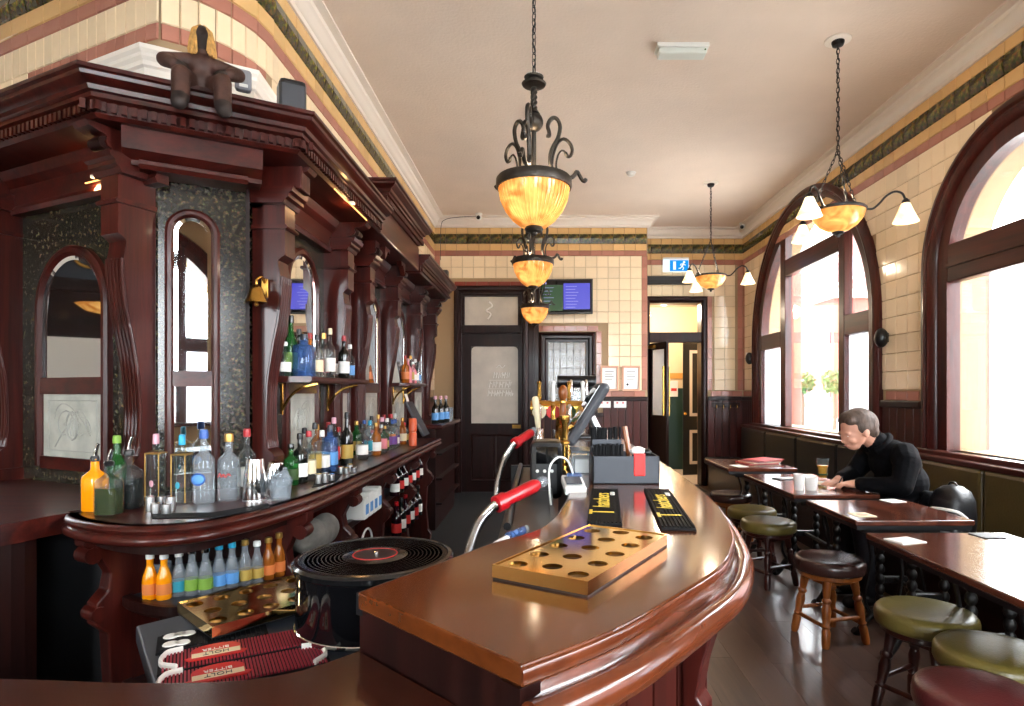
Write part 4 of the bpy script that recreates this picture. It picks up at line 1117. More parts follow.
barmat('black ribbed bar runner with yellow lettering, the right one near the rail', [at(643.8,491,BZ),at(669,491,BZ),at(697,532,BZ),at(661,531,BZ)])
# straw caddy
cd = thing('bar_caddy', 'dark grey plastic bar caddy holding black straws and a red napkin', 'caddy', (.32,2.39,BZ))
W_, D_, H_ = .25, .20, .105
for nm, bx_ in (('front_wall',(-W_/2,W_/2,-D_/2,-D_/2+.006,0,H_)),('back_wall',(-W_/2,W_/2,D_/2-.006,D_/2,0,H_)),('side_wall',(-W_/2,-W_/2+.006,-D_/2,D_/2,0,H_)),('side_wall',(W_/2-.006,W_/2,-D_/2,D_/2,0,H_)),('floor',(-W_/2,W_/2,-D_/2,D_/2,0,.006)),('divider',(-.005,.0,-D_/2,D_/2,0,H_-.01)),('divider',(-W_/2,0,-.004,.0,0,H_+.03))):
    part(nm, G().box(*bx_), 'slate_plastic', cd, bevel=.002)
rs = random.Random(3)
for row, (y, zt) in enumerate(((-.05,.145),(.05,.205))):
    me = G().tube([(0,0,.01),(0,0,zt)], .0042, 6).mesh('straw','black_rubber')
    for i in range(26):
        put('straw', me, cd, (-.118+.0044*i, y+rs.uniform(-.012,.012), rs.uniform(-.004,.004)), (rs.uniform(-.03,.03), rs.uniform(-.03,.03), 0))
part('compartment', G().box(-W_/2+.006,-.005,-.004,.0,.02,.16), 'slate_plastic', cd)
part('napkin', G().box(.028,.072,-D_/2-.003,-D_/2+.012,.03,.115), 'red_print', cd, bevel=.004, label='folded red napkin')
part('wooden_stirrer', G().tube([(.035,.02,.05),(.012,.03,.21)], [.012,.010], 8), 'oak_leg', cd)
part('crumpled_tissue', G().ball((.05,-.05,.12), (.03,.025,.018), 10, 7).ball((.075,-.035,.115), (.02,.02,.014), 8, 6), 'white_paper', cd)
part('black_lid', G().ball((.085,-.04,.115), (.022,.025,.012), 10, 6), 'black_plastic', cd, smooth=60)
# till screen
po = thing('till_screen', 'thin black touch-screen till leaning over the bar, seen edge on', 'till', (.20,3.02,BZ))
M = Matrix.Translation((0.02,0,.24)) @ Matrix.Rotation(math.radians(-58),4,'Y') @ Matrix.Rotation(math.radians(0),4,'Z')
def mbox(sx,sy,sz,c=(0,0,0)):
    t = G().box(c[0]-sx/2,c[0]+sx/2,c[1]-sy/2,c[1]+sy/2,c[2]-sz/2,c[2]+sz/2); t.v = [tuple(M @ Vector(v)) for v in t.v]; return t
part('housing', mbox(.34,.36,.050), 'grey_plastic', po, bevel=.022)
part('screen', mbox(.29,.32,.004,(0,0,.0255)), 'black_gloss', po)
part('hinge_arm', G().tube([(.06,0,.02),(.09,0,.14),(.05,0,.22)], [.03,.022,.02], 10), 'steel', po, smooth=50)
part('base', G().box(-.02,.14,-.10,.10,0,.025), 'grey_plastic', po, bevel=.01)
# card reader with white lead
cr = thing('card_reader', 'white and blue card reader with a curled white lead on the bar', 'card reader', (.115,2.16,BZ))
part('body', G().obox((.0,.0,.018), (.075,.12,.03), (.25,0,.1)), 'white_plastic', cr, bevel=.006)
part('keypad', G().obox((-.002,-.02,.036), (.055,.06,.004), (.25,0,.1)), 'glass_far', cr)
part('screen', G().obox((.004,.035,.048), (.05,.03,.004), (.25,0,.1)), 'glass_blue', cr)
part('lead', G().tube(smooth_path([(0,.05,.05),(-.02,.03,.10),(-.055,.0,.115),(-.085,-.02,.08),(-.085,-.02,.0),(-.08,-.02,-.05)],6), .004, 6), 'white_plastic', cr, smooth=60)
# till box / black dispenser behind
def on(Y, px, py): return dep(px, py, Y)
bd = thing('drinks_dispenser', 'black drinks dispenser box with small white buttons behind the bar', 'dispenser', (.03,2.62,BZ-.1))
part('housing', G().box(-.075,.06,-.10,.10,0,.24), 'black_plastic', bd, bevel=.025)
part('drip_shelf', G().box(-.12,.0,-.14,-.06,.02,.035), 'steel', bd, bevel=.004)
for k in range(3): part('button', G().lathe([(.007,0),(.007,.006),(0,.007)], 8, (-.045+.03*k,-.105,.12), Matrix.Rotation(PI/2,4,'X')), 'white_plastic', bd)
part('front_panel', G().box(-.05,.04,-.108,-.10,.15,.22), 'black_gloss', bd)
bs = thing('brass_post', 'slim brass post standing on the bar beside the till', 'post', (.105,2.72,BZ))
part('column', G().lathe([(.03,0),(.03,.02),(.016,.03),(.016,.20),(.022,.21),(.022,.24),(0,.245)], 14), 'brass', bs, smooth=40)
part('ring', G().lathe([(.016,.11),(.024,.115),(.024,.125),(.016,.13)], 14), 'brass_old', bs, smooth=40)
ca = thing('clear_box', 'clear acrylic box of white slips on the bar behind the caddy', 'box', (.16,2.62,BZ))
part('box', G().box(-.03,.13,-.05,.14,.0,.09), 'glass_haze', ca); part('slips', G().box(-.015,.11,-.04,.12,.004,.06), 'white_paper', ca); part('lid', G().box(-.032,.132,-.052,.142,.09,.097), 'glass_far', ca)
# hand pull and taps (brass font)
ft = thing('beer_font', 'polished brass beer font with badge and several taps on the bar', 'beer tap', (.12,3.55,BZ))
part('base', G().box(-.16,.14,-.10,.10,0,.02), 'brass', ft, bevel=.006)
part('column', G().lathe([(.05,.02),(.04,.05),(.035,.18),(.05,.20),(.05,.22)], 18), 'brass', ft, smooth=40)
part('cross_bar', G().tube([(-.18,0,.25),(.16,0,.25)], .045, 16), 'brass', ft, smooth=40)
for k, x in enumerate((-.13,-.05,.04,.12)):
    t = part('tap', G().tube(smooth_path([(x,-.03,.26),(x,-.09,.265),(x,-.11,.24),(x,-.11,.19)],4), .013, 8), 'brass' if k%2 else 'chrome', ft, smooth=60)
    part('tap_lever', G().lathe([(.008,0),(.013,.02),(.010,.09),(.014,.11),(0,.12)], 10, (x,-.05,.29)), 'white_plastic' if k%2 else 'brass', t, smooth=50)
    part('badge', G().lathe([(.04,0),(.04,.008),(0,.009)], 18, (x,-.05,.23), Matrix.Rotation(PI/2,4,'X')), ('cream_print','red_print','leaf','yellow_print')[k], t)
hp = thing('hand_pump', 'brown turned wooden hand pump handle with brass collar', 'hand pump', (.12,3.34,BZ))
hp.scale = (.8,.8,.82)
part('body', G().lathe([(.045,0),(.04,.02),(.028,.05),(.028,.16),(.035,.18),(.02,.20)], 16), 'brass', hp, smooth=40)
part('lever', G().lathe([(.012,.2),(.012,.24)], 10), 'brass', hp)
part('handle', G().lathe([(.016,.24),(.024,.26),(.026,.30),(.020,.34),(.018,.345)], 14), 'oak_leg', hp, smooth=50)
part('collar', G().lathe([(.021,.345),(.023,.35),(.023,.36),(.021,.365)], 14), 'brass', hp)
part('knob', G().lathe([(.018,.365),(.028,.385),(.032,.42),(.026,.45),(.012,.465),(0,.468)], 14), 'oak_leg', hp, smooth=50)
ch = thing('cream_tap_handle', 'tall slim cream beer tap handle left of the hand pump', 'beer tap', (-.015,3.42,BZ))
part('column', G().lathe([(.05,0),(.045,.02),(.03,.04),(.03,.12),(.035,.14)], 16), 'chrome', ch, smooth=40)
part('spout', G().tube(smooth_path([(0,0,.12),(0,-.08,.14),(0,-.11,.11),(0,-.11,.06)],4), .012, 8), 'chrome', ch, smooth=60)
g = G().lathe([(.012,0),(.016,.03),(.020,.12),(.019,.17),(.012,.18),(0,.182)], 12); Mh = Matrix.Translation((0,0,.14)) @ Matrix.Rotation(-.10,4,'Y'); g.v = [tuple(Mh @ Vector(v)) for v in g.v]
part('handle', g, 'cream_print', ch, smooth=50)
pf = thing('portal_font', 'black portal shaped beer font standing at the far part of the bar', 'beer tap', (.28,4.55,BZ))
part('top_bar', G().tube([(-.16,0,.42),(.13,0,.42)], .045, 16), 'black_plastic', pf, smooth=50)
for x in (-.13,.10): part('leg', G().tube([(x,0,0),(x,0,.42)], .022, 12), 'chrome' if x < 0 else 'black_plastic', pf, smooth=50)
part('lens', G().box(-.08,.06,-.01,.01,.08,.36), 'glass_haze', pf, bevel=.01)
part('base', G().box(-.19,.16,-.08,.08,0,.02), 'black_plastic', pf, bevel=.006)
for x in (-.06,.05): part('tap', G().tube(smooth_path([(x,-.04,.42),(x,-.1,.42),(x,-.12,.37),(x,-.12,.32)],4), .012, 8), 'chrome', pf, smooth=60)
# black shelf unit on the inside of the bar
ub = thing('speed_rail', 'black plastic rail and shelves on the serving side of the bar', 'shelf', (-.05,2.3,0))
for z, x0 in ((.97,-.10),(.86,-.16),(.70,-.16)):
    part('shelf', G().prism([(x0+.01,1.76),(.02,1.70),(.045,2.0),(.045,3.3),(x0,3.3)], z, z+.02), 'black_plastic', ub, world=True, bevel=.004)
part('rim', G().tube([(-.10,1.80,1.0),(-.11,2.4,1.0),(-.11,3.3,1.0)], .012, 8), 'black_plastic', ub, world=True, smooth=50)
part('side', G().box(-.16,.04,3.28,3.30,.1,1.0), 'black_plastic', ub, world=True)
part('back', G().box(.03,.045,1.9,3.3,.1,1.0), 'black_plastic', ub, world=True)
part('white_edge', G().box(-.10,.02,1.80,1.83,.935,.955), 'white_plastic', ub, world=True)
# soda guns on steel hoses
def gun(label, p0, p1, r, hose, mg='red_plastic', mh='chrome'):
    o = thing('soda_gun', label, 'soda gun', p1)
    a = Vector(p0); b = Vector(p1); M = align(p0, p1); L = (b-a).length
    part('grip', G().lathe([(r*.8,0),(r*1.25,.004),(r*1.25,L*.22),(r*.95,L*.24),(r,L*.5),(r*1.02,L*.9),(r*.7,L)], 16, M=M), mg, o, world=True, smooth=40)
    part('buttons', G().obox(tuple(M @ Vector((r*.9,0,L*.62))), (r*.8,r*1.2,L*.3), M.to_euler()), 'white_plastic', o, world=True, bevel=.004)
    part('nozzle', G().lathe([(r*.55,L),(r*.8,L*1.02),(r*.9,L*1.14),(r*.6,L*1.2)], 12, M=M), 'glass_haze', o, world=True, smooth=40)
    hp_ = smooth_path(hose, 10); part('hose', G().tube(hp_, r*.62, 10), mh, o, world=True, smooth=60)
    g = G()
    for i in range(0, len(hp_)-1):
        for q in (0,.5):
            c = Vector(hp_[i]).lerp(Vector(hp_[i+1]), q); t = Vector(hp_[i+1])-Vector(hp_[i]); m = align(tuple(c), tuple(c+t)); g.lathe([(r*.62,-.002),(r*.72,0),(r*.62,.002)], 10, M=m)
    part('hose_coil', g, mh, o, world=True, smooth=60, kind='stuff')
def D3(px,py,Y): x,z = dep(px,py,Y); return (x,Y,z)
gun('red soda gun on a curved steel hose nearest the record tin', D3(495,505,1.72), D3(538,484,1.82), .020, [D3(466,585,1.60),D3(469,553,1.62),D3(478,525,1.66),D3(490,510,1.70),D3(496,505,1.72)])
gun('smaller red soda gun on a thin hose farther along the bar', D3(514,444,2.75), D3(532,432,2.85), .020, [D3(496,510,2.55),D3(497,485,2.60),D3(503,462,2.66),D3(510,450,2.72),D3(514,444,2.75)])
gun('white hose with a blue grip lying by the inner edge of the bar', D3(508,538,1.50), D3(524,530,1.56), .011, [D3(478,580,1.42),D3(484,560,1.44),D3(494,546,1.47),D3(508,538,1.50)], 'glass_blue', 'white_plastic')
# ------------------------------------------------------------------ pendant lamps over the bar
def arm_pts(pts, az, s=.00117):
    return [((x-180)*s*math.cos(az), (x-180)*s*math.sin(az), (475-y)*s*1.22) for x,y in pts]
SCR1 = [(235,300),(246,300),(246,288),(240,268),(250,247),(268,236),(286,245),(294,268),(284,305),(262,338),(250,372),(256,408),(280,433),(320,440),(352,430),(368,412),(378,420),(390,436),(402,442),(410,434)]
SCR2 = [(256,395),(262,365),(280,325),(308,305),(335,315),(348,338),(340,360),(325,362),(318,350)]
SCR3 = [(285,430),(276,400),(284,365),(302,345),(320,352),(326,362)]
def bowl_lamp(label, x, y, zr):
    o = thing('pendant_lamp', label, 'pendant lamp', (x,y,zr), group='bronze bowl pendants over the bar')
    part('bowl', G().lathe([(.022,-.205),(.06,-.195),(.10,-.165),(.135,-.12),(.158,-.07),(.168,-.02),(.170,0),(.165,0),(.153,-.07),(.13,-.118),(.095,-.16),(.055,-.19),(.0,-.198)], 40), 'bowl_glass', o, smooth=60, label='ribbed amber glass bowl')
    g = G()
    for k in range(48):
        a = 2*PI*k/48; g.tube([(r*math.cos(a), r*math.sin(a), z) for r,z in ((.171,-.005),(.160,-.07),(.137,-.12),(.102,-.165),(.062,-.196))], .0035, 4)
    part('ribs', g, 'bowl_glass', o, kind='stuff')
    part('rim_band', G().lathe([(.166,-.014),(.180,-.016),(.184,-.006),(.182,.026),(.176,.034),(.166,.030)], 40), 'bronze', o, smooth=40)
    part('finial', G().lathe([(0,-.245),(.012,-.24),(.018,-.228),(.040,-.222),(.046,-.21),(.040,-.20),(.02,-.196)], 20), 'bronze', o, smooth=40)
    part('stem', G().tube([(0,0,.0),(0,0,.50)], .011, 10), 'bronze', o, smooth=60)
    g = G()
    for k in range(4):
        g.tube([(.013*math.cos(k*PI/2+i*.5), .013*math.sin(k*PI/2+i*.5), .35+i*.008) for i in range(16)], .004, 5)
    part('twisted_sleeve', g, 'bronze', o, smooth=60)
    part('ball', G().ball((0,0,.305), .046).lathe([(.03,.345),(.02,.36),(.016,.37)], 14), 'bronze', o, smooth=60)
    part('collar', G().lathe([(.02,.475),(.055,.482),(.06,.49),(.03,.502),(.03,.51),(.045,.515),(.048,.522),(.02,.532),(.006,.545)], 20), 'bronze', o, smooth=40)
    for k, az in enumerate((.30, .30+2*PI/3, .30+4*PI/3)):
        a = part('scroll_arm', G().tube(smooth_path(arm_pts(SCR1,az),3), .0105, 6), 'bronze', o, smooth=60)
        part('inner_scroll', G().tube(smooth_path(arm_pts(SCR2,az),3), .0085, 6), 'bronze', a, smooth=60)
        part('tendril', G().tube(smooth_path(arm_pts(SCR3,az),3), .005, 6), 'bronze', a, smooth=60)
        part('hook', G().tube([(.17*math.cos(az),.17*math.sin(az),.0),(.16*math.cos(az),.16*math.sin(az),.05)], .006, 6), 'bronze', a)
    top = CEIL-zr
    chain(o, (0,0,.54), (0,0,top-.03))
    part('ceiling_rose', G().lathe([(.05,top-.03),(.06,top-.015),(.06,top)], 24), 'plaster_white', o, smooth=40)
    part('bulb', G().ball((0,0,-.02), (.03,.03,.045), 10, 7), 'bulb', o, smooth=60)
    l = bpy.data.lights.new('pendant_glow','POINT'); l.energy = 7; l.color = (1,.78,.52); l.shadow_soft_size = .06
    q = bpy.data.objects.new('pendant_glow', l); COL.objects.link(q); q.location = (x,y,zr+.06)
    return o
def chain(o, p0, p1, r=.011, wire=True):
    a, b = Vector(p0), Vector(p1); L = (b-a).length; n = max(3, int(L/.032)); d = (b-a).normalized(); g = G()
    s1 = d.orthogonal().normalized(); s2 = d.cross(s1)
    for i in range(n):
        c = a+d*(L*(i+.5)/n); s = s1 if i%2 else s2; h = L/n*.68
        g.tube([tuple(c+d*h*math.cos(q*PI/4)+s*r*math.sin(q*PI/4)) for q in range(8)], .0028, 4, closed=True)
    part('chain', g, 'iron', o, kind='stuff')
    if wire:
        part('cable', G().tube([tuple(a+d*(L*i/24)+s1*(.007*math.sin(i*1.1))+s2*(.007*math.cos(i*1.1))) for i in range(25)], .003, 5), 'iron', o)
bowl_lamp('nearest bronze pendant lamp with large amber bowl above the bar', -.034, 2.94, 2.39)
bowl_lamp('middle one of the three bronze pendant lamps above the bar', -.07, 5.29, 2.51)
bowl_lamp('farthest and smallest looking bronze pendant lamp above the bar', -.08, 7.76, 2.46)
# chandeliers over the tables: bowl and three bell shades
def chandelier(label, x, y, zr, rot=0):
    o = thing('chandelier', label, 'chandelier', (x,y,zr), group='chandeliers over the tables')
    part('bowl', G().lathe([(.022,-.140),(.066,-.130),(.12,-.098),(.158,-.05),(.174,0),(.169,0),(.152,-.05),(.115,-.093),(.06,-.122),(0,-.13)], 36), 'bowl_glass', o, smooth=60, label='amber glass bowl')
    part('rim_band', G().lathe([(.168,-.006),(.180,-.004),(.182,.008),(.174,.016),(.165,.012)], 36), 'iron', o, smooth=40)
    part('finial', G().lathe([(0,-.178),(.012,-.172),(.014,-.158),(.038,-.150),(.040,-.140),(.02,-.132)], 16), 'iron', o, smooth=40)
    top = CEIL-zr
    for k in range(3):
        az = math.radians(-20+120*k+rot); c, s = math.cos(az), math.sin(az)
        P = [(.165,.005),(.21,.0),(.25,.03),(.29,.075),(.34,.100),(.385,.082),(.405,.03)]
        a = part('arm', G().tube(smooth_path([(r*c,r*s,z) for r,z in P],5), .0075, 7), 'iron', o, smooth=60)
        m = Matrix.Translation((.405*c,.405*s,0))
        part('bell_shade', G().lathe([(.018,.022),(.028,.012),(.048,-.040),(.070,-.088),(.080,-.108),(.076,-.108),(.066,-.086),(.044,-.040),(.02,.006)], 22, M=m), 'bell_glass', a, smooth=60, label='white ribbed glass bell shade')
        part('shade_holder', G().lathe([(.008,.05),(.022,.035),(.026,.02),(.02,.01)], 12, M=m), 'iron', a, smooth=40)
        part('bulb', G().ball((.405*c,.405*s,-.055), (.022,.022,.035), 8, 6), 'bulb', a, smooth=60)
        az2 = az+PI/3
        chain(o, (.17*math.cos(az2),.17*math.sin(az2),.012), (0,0,.42), .008, False)
    chain(o, (0,0,.42), (0,0,top-.03))
    part('ceiling_rose', G().lathe([(.075,top-.012),(.085,top-.008),(.085,top)], 24), 'plaster_white', o, smooth=40)
    part('cup', G().lathe([(.012,top-.05),(.035,top-.04),(.042,top-.02),(.042,top-.012)], 18), 'iron', o, smooth=40)
    l = bpy.data.lights.new('chandelier_glow','POINT'); l.energy = 7; l.color = (1,.82,.60); l.shadow_soft_size = .06
    q = bpy.data.objects.new('chandelier_glow', l); COL.objects.link(q); q.location = (x,y,zr+.08)
    return o
chandelier('chandelier with amber bowl and bell shades in front of the large arched window', 2.03, 4.17, 2.625)
chandelier('smaller looking far chandelier near the entrance recess', 1.96, 7.04, 2.72)

# ------------------------------------------------------------------ ceiling and wall fittings
o = thing('emergency_light', 'white emergency light box on the ceiling', 'emergency light', (.98,4.25,CEIL))
part('housing', G().box(-.18,.18,-.06,.06,-.03,0), 'white_plastic', o, bevel=.006); part('diffuser', G().box(-.165,.165,-.05,.05,-.07,-.03), 'diffuser', o, bevel=.01)
part('indicator', G().ball((.15,-.055,-.05), .006, 8, 6), 'leaf', o)
def detector(label, x, y):
    o = thing('smoke_detector', label, 'smoke detector', (x,y,CEIL))
    part('base', G().lathe([(.05,-.012),(.055,0)], 24), 'white_plastic', o, smooth=40); part('sensor', G().lathe([(.0,-.04),(.025,-.04),(.04,-.03),(.045,-.012)], 24), 'white_plastic', o, smooth=40)
detector('white smoke detector on the ceiling left of the far chandelier', .99, 6.7)
detector('white smoke detector on the ceiling behind the nearest pendant', -.06, 4.63)
def cctv(label, p, yaw):
    o = thing('security_camera', label, 'camera', p, yaw)
    part('mount', G().lathe([(.04,-.02),(.05,0)], 18), 'white_plastic', o, smooth=40)
    part('housing', G().ball((0,-.02,-.055), (.042,.05,.042), 14, 9), 'white_plastic', o, smooth=60)
    part('lens', G().lathe([(.026,0),(.026,.02),(0,.022)], 14, (0,-.05,-.065), Matrix.Rotation(PI/2+.35,4,'X')), 'black_gloss', o)
    return o
c_ = cctv('small white security camera on the ceiling above the back door', (-.84,8.25,CEIL), 0)
part('cable', G().tube(smooth_path([(0,.05,-.02),(-.25,.06,-.03),(-.46,.07,-.06),(-.53,.10,-.16),(-.54,.13,-.6)],5), .004, 5), 'iron', c_)
cctv('small white security camera in the far right ceiling corner', (2.88,8.72,CEIL), -.4)
tv = thing('television', 'flat television with green and blue screen mounted high on the tiled wall', 'television', (.345,YB-.03,2.675), -.06)
part('housing', G().box(-.365,.365,-.20,-.15,-.235,.235), 'black_plastic', tv, bevel=.006)
sc = part('screen', G().box(-.345,.345,-.203,-.200,-.215,.215), 'black_gloss', tv)
part('green_field', G().box(-.32,-.04,-.2045,-.203,-.195,.155), 'tv_green', sc); part('blue_field', G().box(-.03,.325,-.2045,-.203,-.175,.175), 'tv_blue', sc)
for k in range(8): part('text_line', G().box(-.0,.13+.02*(k%3),-.2055,-.2045,-.15+.04*k,-.144+.04*k), 'tv_pale', sc)
for k in range(6): part('text_line', G().box(-.30,-.20+.02*(k%3),-.2055,-.2045,-.11+.045*k,-.105+.045*k), 'tv_pale', sc)
part('title_strip', G().box(-.32,-.26,-.2055,-.2045,.165,.19), 'tv_pale', sc)
part('wall_arm', G().box(-.10,.10,-.15,.0,-.08,.08), 'iron', tv)
def certificate(label, x):
    o = thing('framed_certificate', label, 'picture', (x,YB-.012,1.575), group='framed certificates')
    for b in ((-.125,.125,-.175,-.145),(-.125,.125,.145,.175),(-.125,-.10,-.145,.145),(.10,.125,-.145,.145)): part('frame', G().box(b[0],b[1],-.022,0,b[2],b[3]), 'frame_pink', o, bevel=.003)
    part('paper', G().box(-.10,.10,-.010,-.004,-.145,.145), 'white_paper', o); part('seal', G().lathe([(.016,0),(.016,.002),(0,.002)], 12, (-.05,-.010,-.085), Matrix.Rotation(PI/2,4,'X')), 'black_plastic', o)
    for k in range(4): part('text_line', G().box(-.06,.06-.02*(k%2),-.0108,-.010,.09-.035*k,.097-.035*k), 'grey_plastic', o)
certificate('framed certificate on the tiled wall nearer the hatch window', .945); certificate('framed certificate on the tiled wall nearer the recess corner', 1.245)
for x, lab in ((.875,'white double wall socket below the left certificate'),(1.09,'white double wall socket below the right certificate')):
    o = thing('wall_socket', lab, 'socket', (x,YB-.046,1.215)); part('plate', G().box(-.085,.085,-.006,0,-.045,.045), 'white_plastic', o, bevel=.002)
    for k in (-.04,.04): part('switch', G().box(k-.012,k+.012,-.011,-.006,.012,.032), 'red_print', o)
ex = thing('exit_sign', 'blue and white exit sign with running figure above the entrance', 'sign', (1.99,YA-.03,3.27))
part('housing', G().box(-.19,.19,-.03,.0,.07,.10), 'white_plastic', ex, bevel=.004)
pn = part('panel', G().box(-.19,.19,-.02,-.008,-.11,.07), 'sign_white', ex)
part('field', G().box(-.09,.185,-.022,-.020,-.10,.06), 'sign_blue', pn)
part('running_figure', G().ball((.12,-.023,.03), (.018,.002,.018), 10, 6).tube([(.11,-.023,.01),(.09,-.023,-.03)], .012, 6).tube([(.09,-.023,-.03),(.115,-.023,-.055),(.10,-.023,-.085)], .007, 6).tube([(.09,-.023,-.03),(.065,-.023,-.06),(.04,-.023,-.06)], .007, 6).tube([(.11,-.023,.0),(.145,-.023,-.015)], .006, 6).tube([(.11,-.023,.0),(.075,-.023,.005),(.065,-.023,-.02)], .006, 6), 'sign_white', pn)
part('door_shape', G().box(-.04,.0,-.0235,-.022,-.08,.04), 'sign_white', pn)
ah = thing('door_heater', 'long black air heater bar above the entrance door', 'heater', (1.88,YA,3.03)); part('housing', G().box(-.36,.34,-.10,0,-.06,.06), 'black_plastic', ah, bevel=.012); part('grille', G().box(-.34,.32,-.104,-.10,-.04,.0), 'iron', ah)
o = thing('light_switch', 'white light switch on the wall corner by the recess', 'switch', (XR-.010,8.86,1.90)); part('plate', G().box(-.006,0,-.03,.03,-.06,.06), 'white_plastic', o, bevel=.002); part('rocker', G().box(-.010,-.006,-.012,.012,-.02,.02), 'white_plastic', o)
hk = thing('coat_hook_rail', 'brass coat hooks on a dark rail in the entrance recess', 'coat hooks', (2.72,YA-.045,1.20)); part('rail', G().box(-.2,.22,-.012,.0,-.035,.035), 'mahogany_dark', hk, bevel=.004)
for k in range(4): part('hook', G().tube(smooth_path([(-.14+.1*k,-.012,.0),(-.14+.1*k,-.05,-.01),(-.14+.1*k,-.06,-.05),(-.14+.1*k,-.03,-.07)],4), .006, 6), 'brass', hk, smooth=60)
for y, lab in ((5.28,'round black wall speaker beside the large window, nearer side'),(8.62,'round black wall speaker beside the large window, far side')):
    o = thing('wall_speaker', lab, 'wall fitting', (XR,y,1.86)); part('body', G().ball((-.055,0,0), (.055,.06,.085), 14, 10), 'black_plastic', o, smooth=60); part('mount', G().box(-.02,0,-.03,.03,-.04,.04), 'black_plastic', o)
# on top of the back bar
sp = thing('cornice_speaker', 'black loudspeaker standing on the back bar cornice corner', 'loudspeaker', (-1.155,2.83,ZC), .5); part('cabinet', G().prism([(-.058,-.05),(.058,-.05),(.063,.06),(-.063,.06)], 0, .17), 'black_plastic', sp, bevel=.02); part('grille', G().box(-.05,.05,-.055,-.049,.012,.14), 'grey_plastic', sp, bevel=.004)
sp = thing('far_speaker', 'small black loudspeaker on the far end of the cornice', 'loudspeaker', (-1.16,7.25,ZC)); part('cabinet', G().box(-.06,.06,-.06,.06,0,.17), 'black_plastic', sp, bevel=.01); part('grille', G().box(-.05,.05,-.066,-.06,.01,.155), 'grey_plastic', sp)
sn = thing('alarm_sensor', 'small grey motion sensor on the white ledge beside the doll', 'sensor', (-1.385,2.835,2.83), .5); part('body', G().box(-.035,.035,-.045,0,-.05,.05), 'sensor_grey', sn, bevel=.015); part('lens', G().box(-.018,.018,-.048,-.044,-.038,-.022), 'white_plastic', sn, bevel=.006)
# bell on the corner pilaster
bl = thing('bar_bell', 'brass bar bell hanging on the corner pilaster', 'bell', (-1.335,2.95,1.90)); bl.scale = (.85,.85,.85)
part('wall_plate', G().box(-.02,.02,-.006,.004,-.06,.05), 'brass_old', bl, bevel=.004)
part('bracket', G().tube(smooth_path([(0,-.005,.03),(.01,-.06,.05),(.0,-.10,.03),(0,-.105,.0)],5), .008, 7), 'brass', bl, smooth=60)
part('bell_cup', G().lathe([(.062,-.10),(.058,-.093),(.043,-.06),(.036,-.03),(.024,-.01),(.008,0),(.0,.002)], 22, (0,-.105,0)), 'brass', bl, smooth=60)
part('clapper', G().tube([(0,-.105,-.02),(0,-.105,-.10)], .004, 6).ball((0,-.105,-.11), .012, 8, 6), 'brass_old', bl, smooth=60)

# ------------------------------------------------------------------ figures grown from tapered limbs
def capsule(g, p0, r0, p1, r1, n=12, flat=1.0, axis=None):
    a, b = Vector(p0), Vector(p1); M = align(p0, p1); L = (b-a).length
    prof = [(0,-r0)]+[(r0*math.sin(q*PI/8), -r0*math.cos(q*PI/8)) for q in (1,2,3)]+[(r0,0),(r1,L)]+[(r1*math.cos(q*PI/8), L+r1*math.sin(q*PI/8)) for q in (1,2,3)]+[(0,L+r1)]
    g.lathe(prof, n, M=M)
def grow(name, prims, voxel, mats, parent, smooth_it=6):
    """prims: (kind, args, material index) -> one continuous skin"""
    g = G(); cen = []
    for k, a, mi in prims:
        if k == 'c': capsule(g, *a); cen.append(('c', Vector(a[0]), a[1], Vector(a[2]), a[3], mi))
        else: g.ball(a[0], a[1], 18, 12); cen.append(('b', Vector(a[0]), a[1], None, None, mi))
    me = bpy.data.meshes.new(name); me.from_pydata(g.v, [], g.f); ob = bpy.data.objects.new(name, me); COL.objects.link(ob)
    m = ob.modifiers.new('r','REMESH'); m.mode = 'VOXEL'; m.voxel_size = voxel; m.use_smooth_shade = True
    s = ob.modifiers.new('s','SMOOTH'); s.iterations = smooth_it; s.factor = .5
    bpy.context.view_layer.update()
    me2 = bpy.data.meshes.new_from_object(ob.evaluated_get(bpy.context.evaluated_depsgraph_get()))
    bpy.data.objects.remove(ob); me2.name = name; me2.materials.clear()
    for q in mats: me2.materials.append(MT[q])
    idx = []
    for p in me2.polygons:
        c = p.center; best = 9; bi = 0
        for t, A, ra, B, rb, mi in cen:
            if t == 'c':
                d = B-A; u = max(0, min(1, (c-A).dot(d)/max(d.length_squared,1e-9))); q = ((c-(A+d*u)).length-(ra+(rb-ra)*u))
            else:
                rr = ra if hasattr(ra,'__len__') else (ra,ra,ra); v = c-A; e = Vector((v.x/rr[0],v.y/rr[1],v.z/rr[2])); q = (e.length-1)*min(rr)
            if q < best: best = q; bi = mi
        idx.append(bi)
    me2.polygons.foreach_set('material_index', idx); me2.shade_smooth()
    return put(name, me2, parent)
# doll sitting on the cornice (origin at its seat)
dc = P1+uB*.38; 
dl_ = thing('doll', 'brown leather doll with straw hair sitting on the back bar cornice', 'doll', (-1.425,2.565,ZC-.03), .5)
pr = [('b',((0,.01,.075),(.06,.05,.08)),0),('b',((0,.0,.135),(.055,.045,.05)),0),('c',((0,0,.16),.026,(0,-.005,.20),.024),0),('b',((0,-.01,.245),(.036,.04,.055)),1),
      ('b',((0,-.045,.24),(.010,.014,.016)),1)]
for s in (-1,1):
    pr += [('c',((s*.05,0,.15),.028,(s*.135,-.01,.125),.030),0),('c',((s*.135,-.01,.125),.030,(s*.10,-.05,.10),.026),0),('c',((s*.10,-.05,.10),.024,(s*.06,-.055,.085),.02),1)]
    pr += [('c',((s*.04,.0,.05),.042,(s*.075,-.075,.05),.036),0),('c',((s*.075,-.075,.05),.036,(s*.075,-.095,-.04),.034),0),('c',((s*.075,-.095,-.05),.034,(s*.08,-.125,-.085),.030),1)]
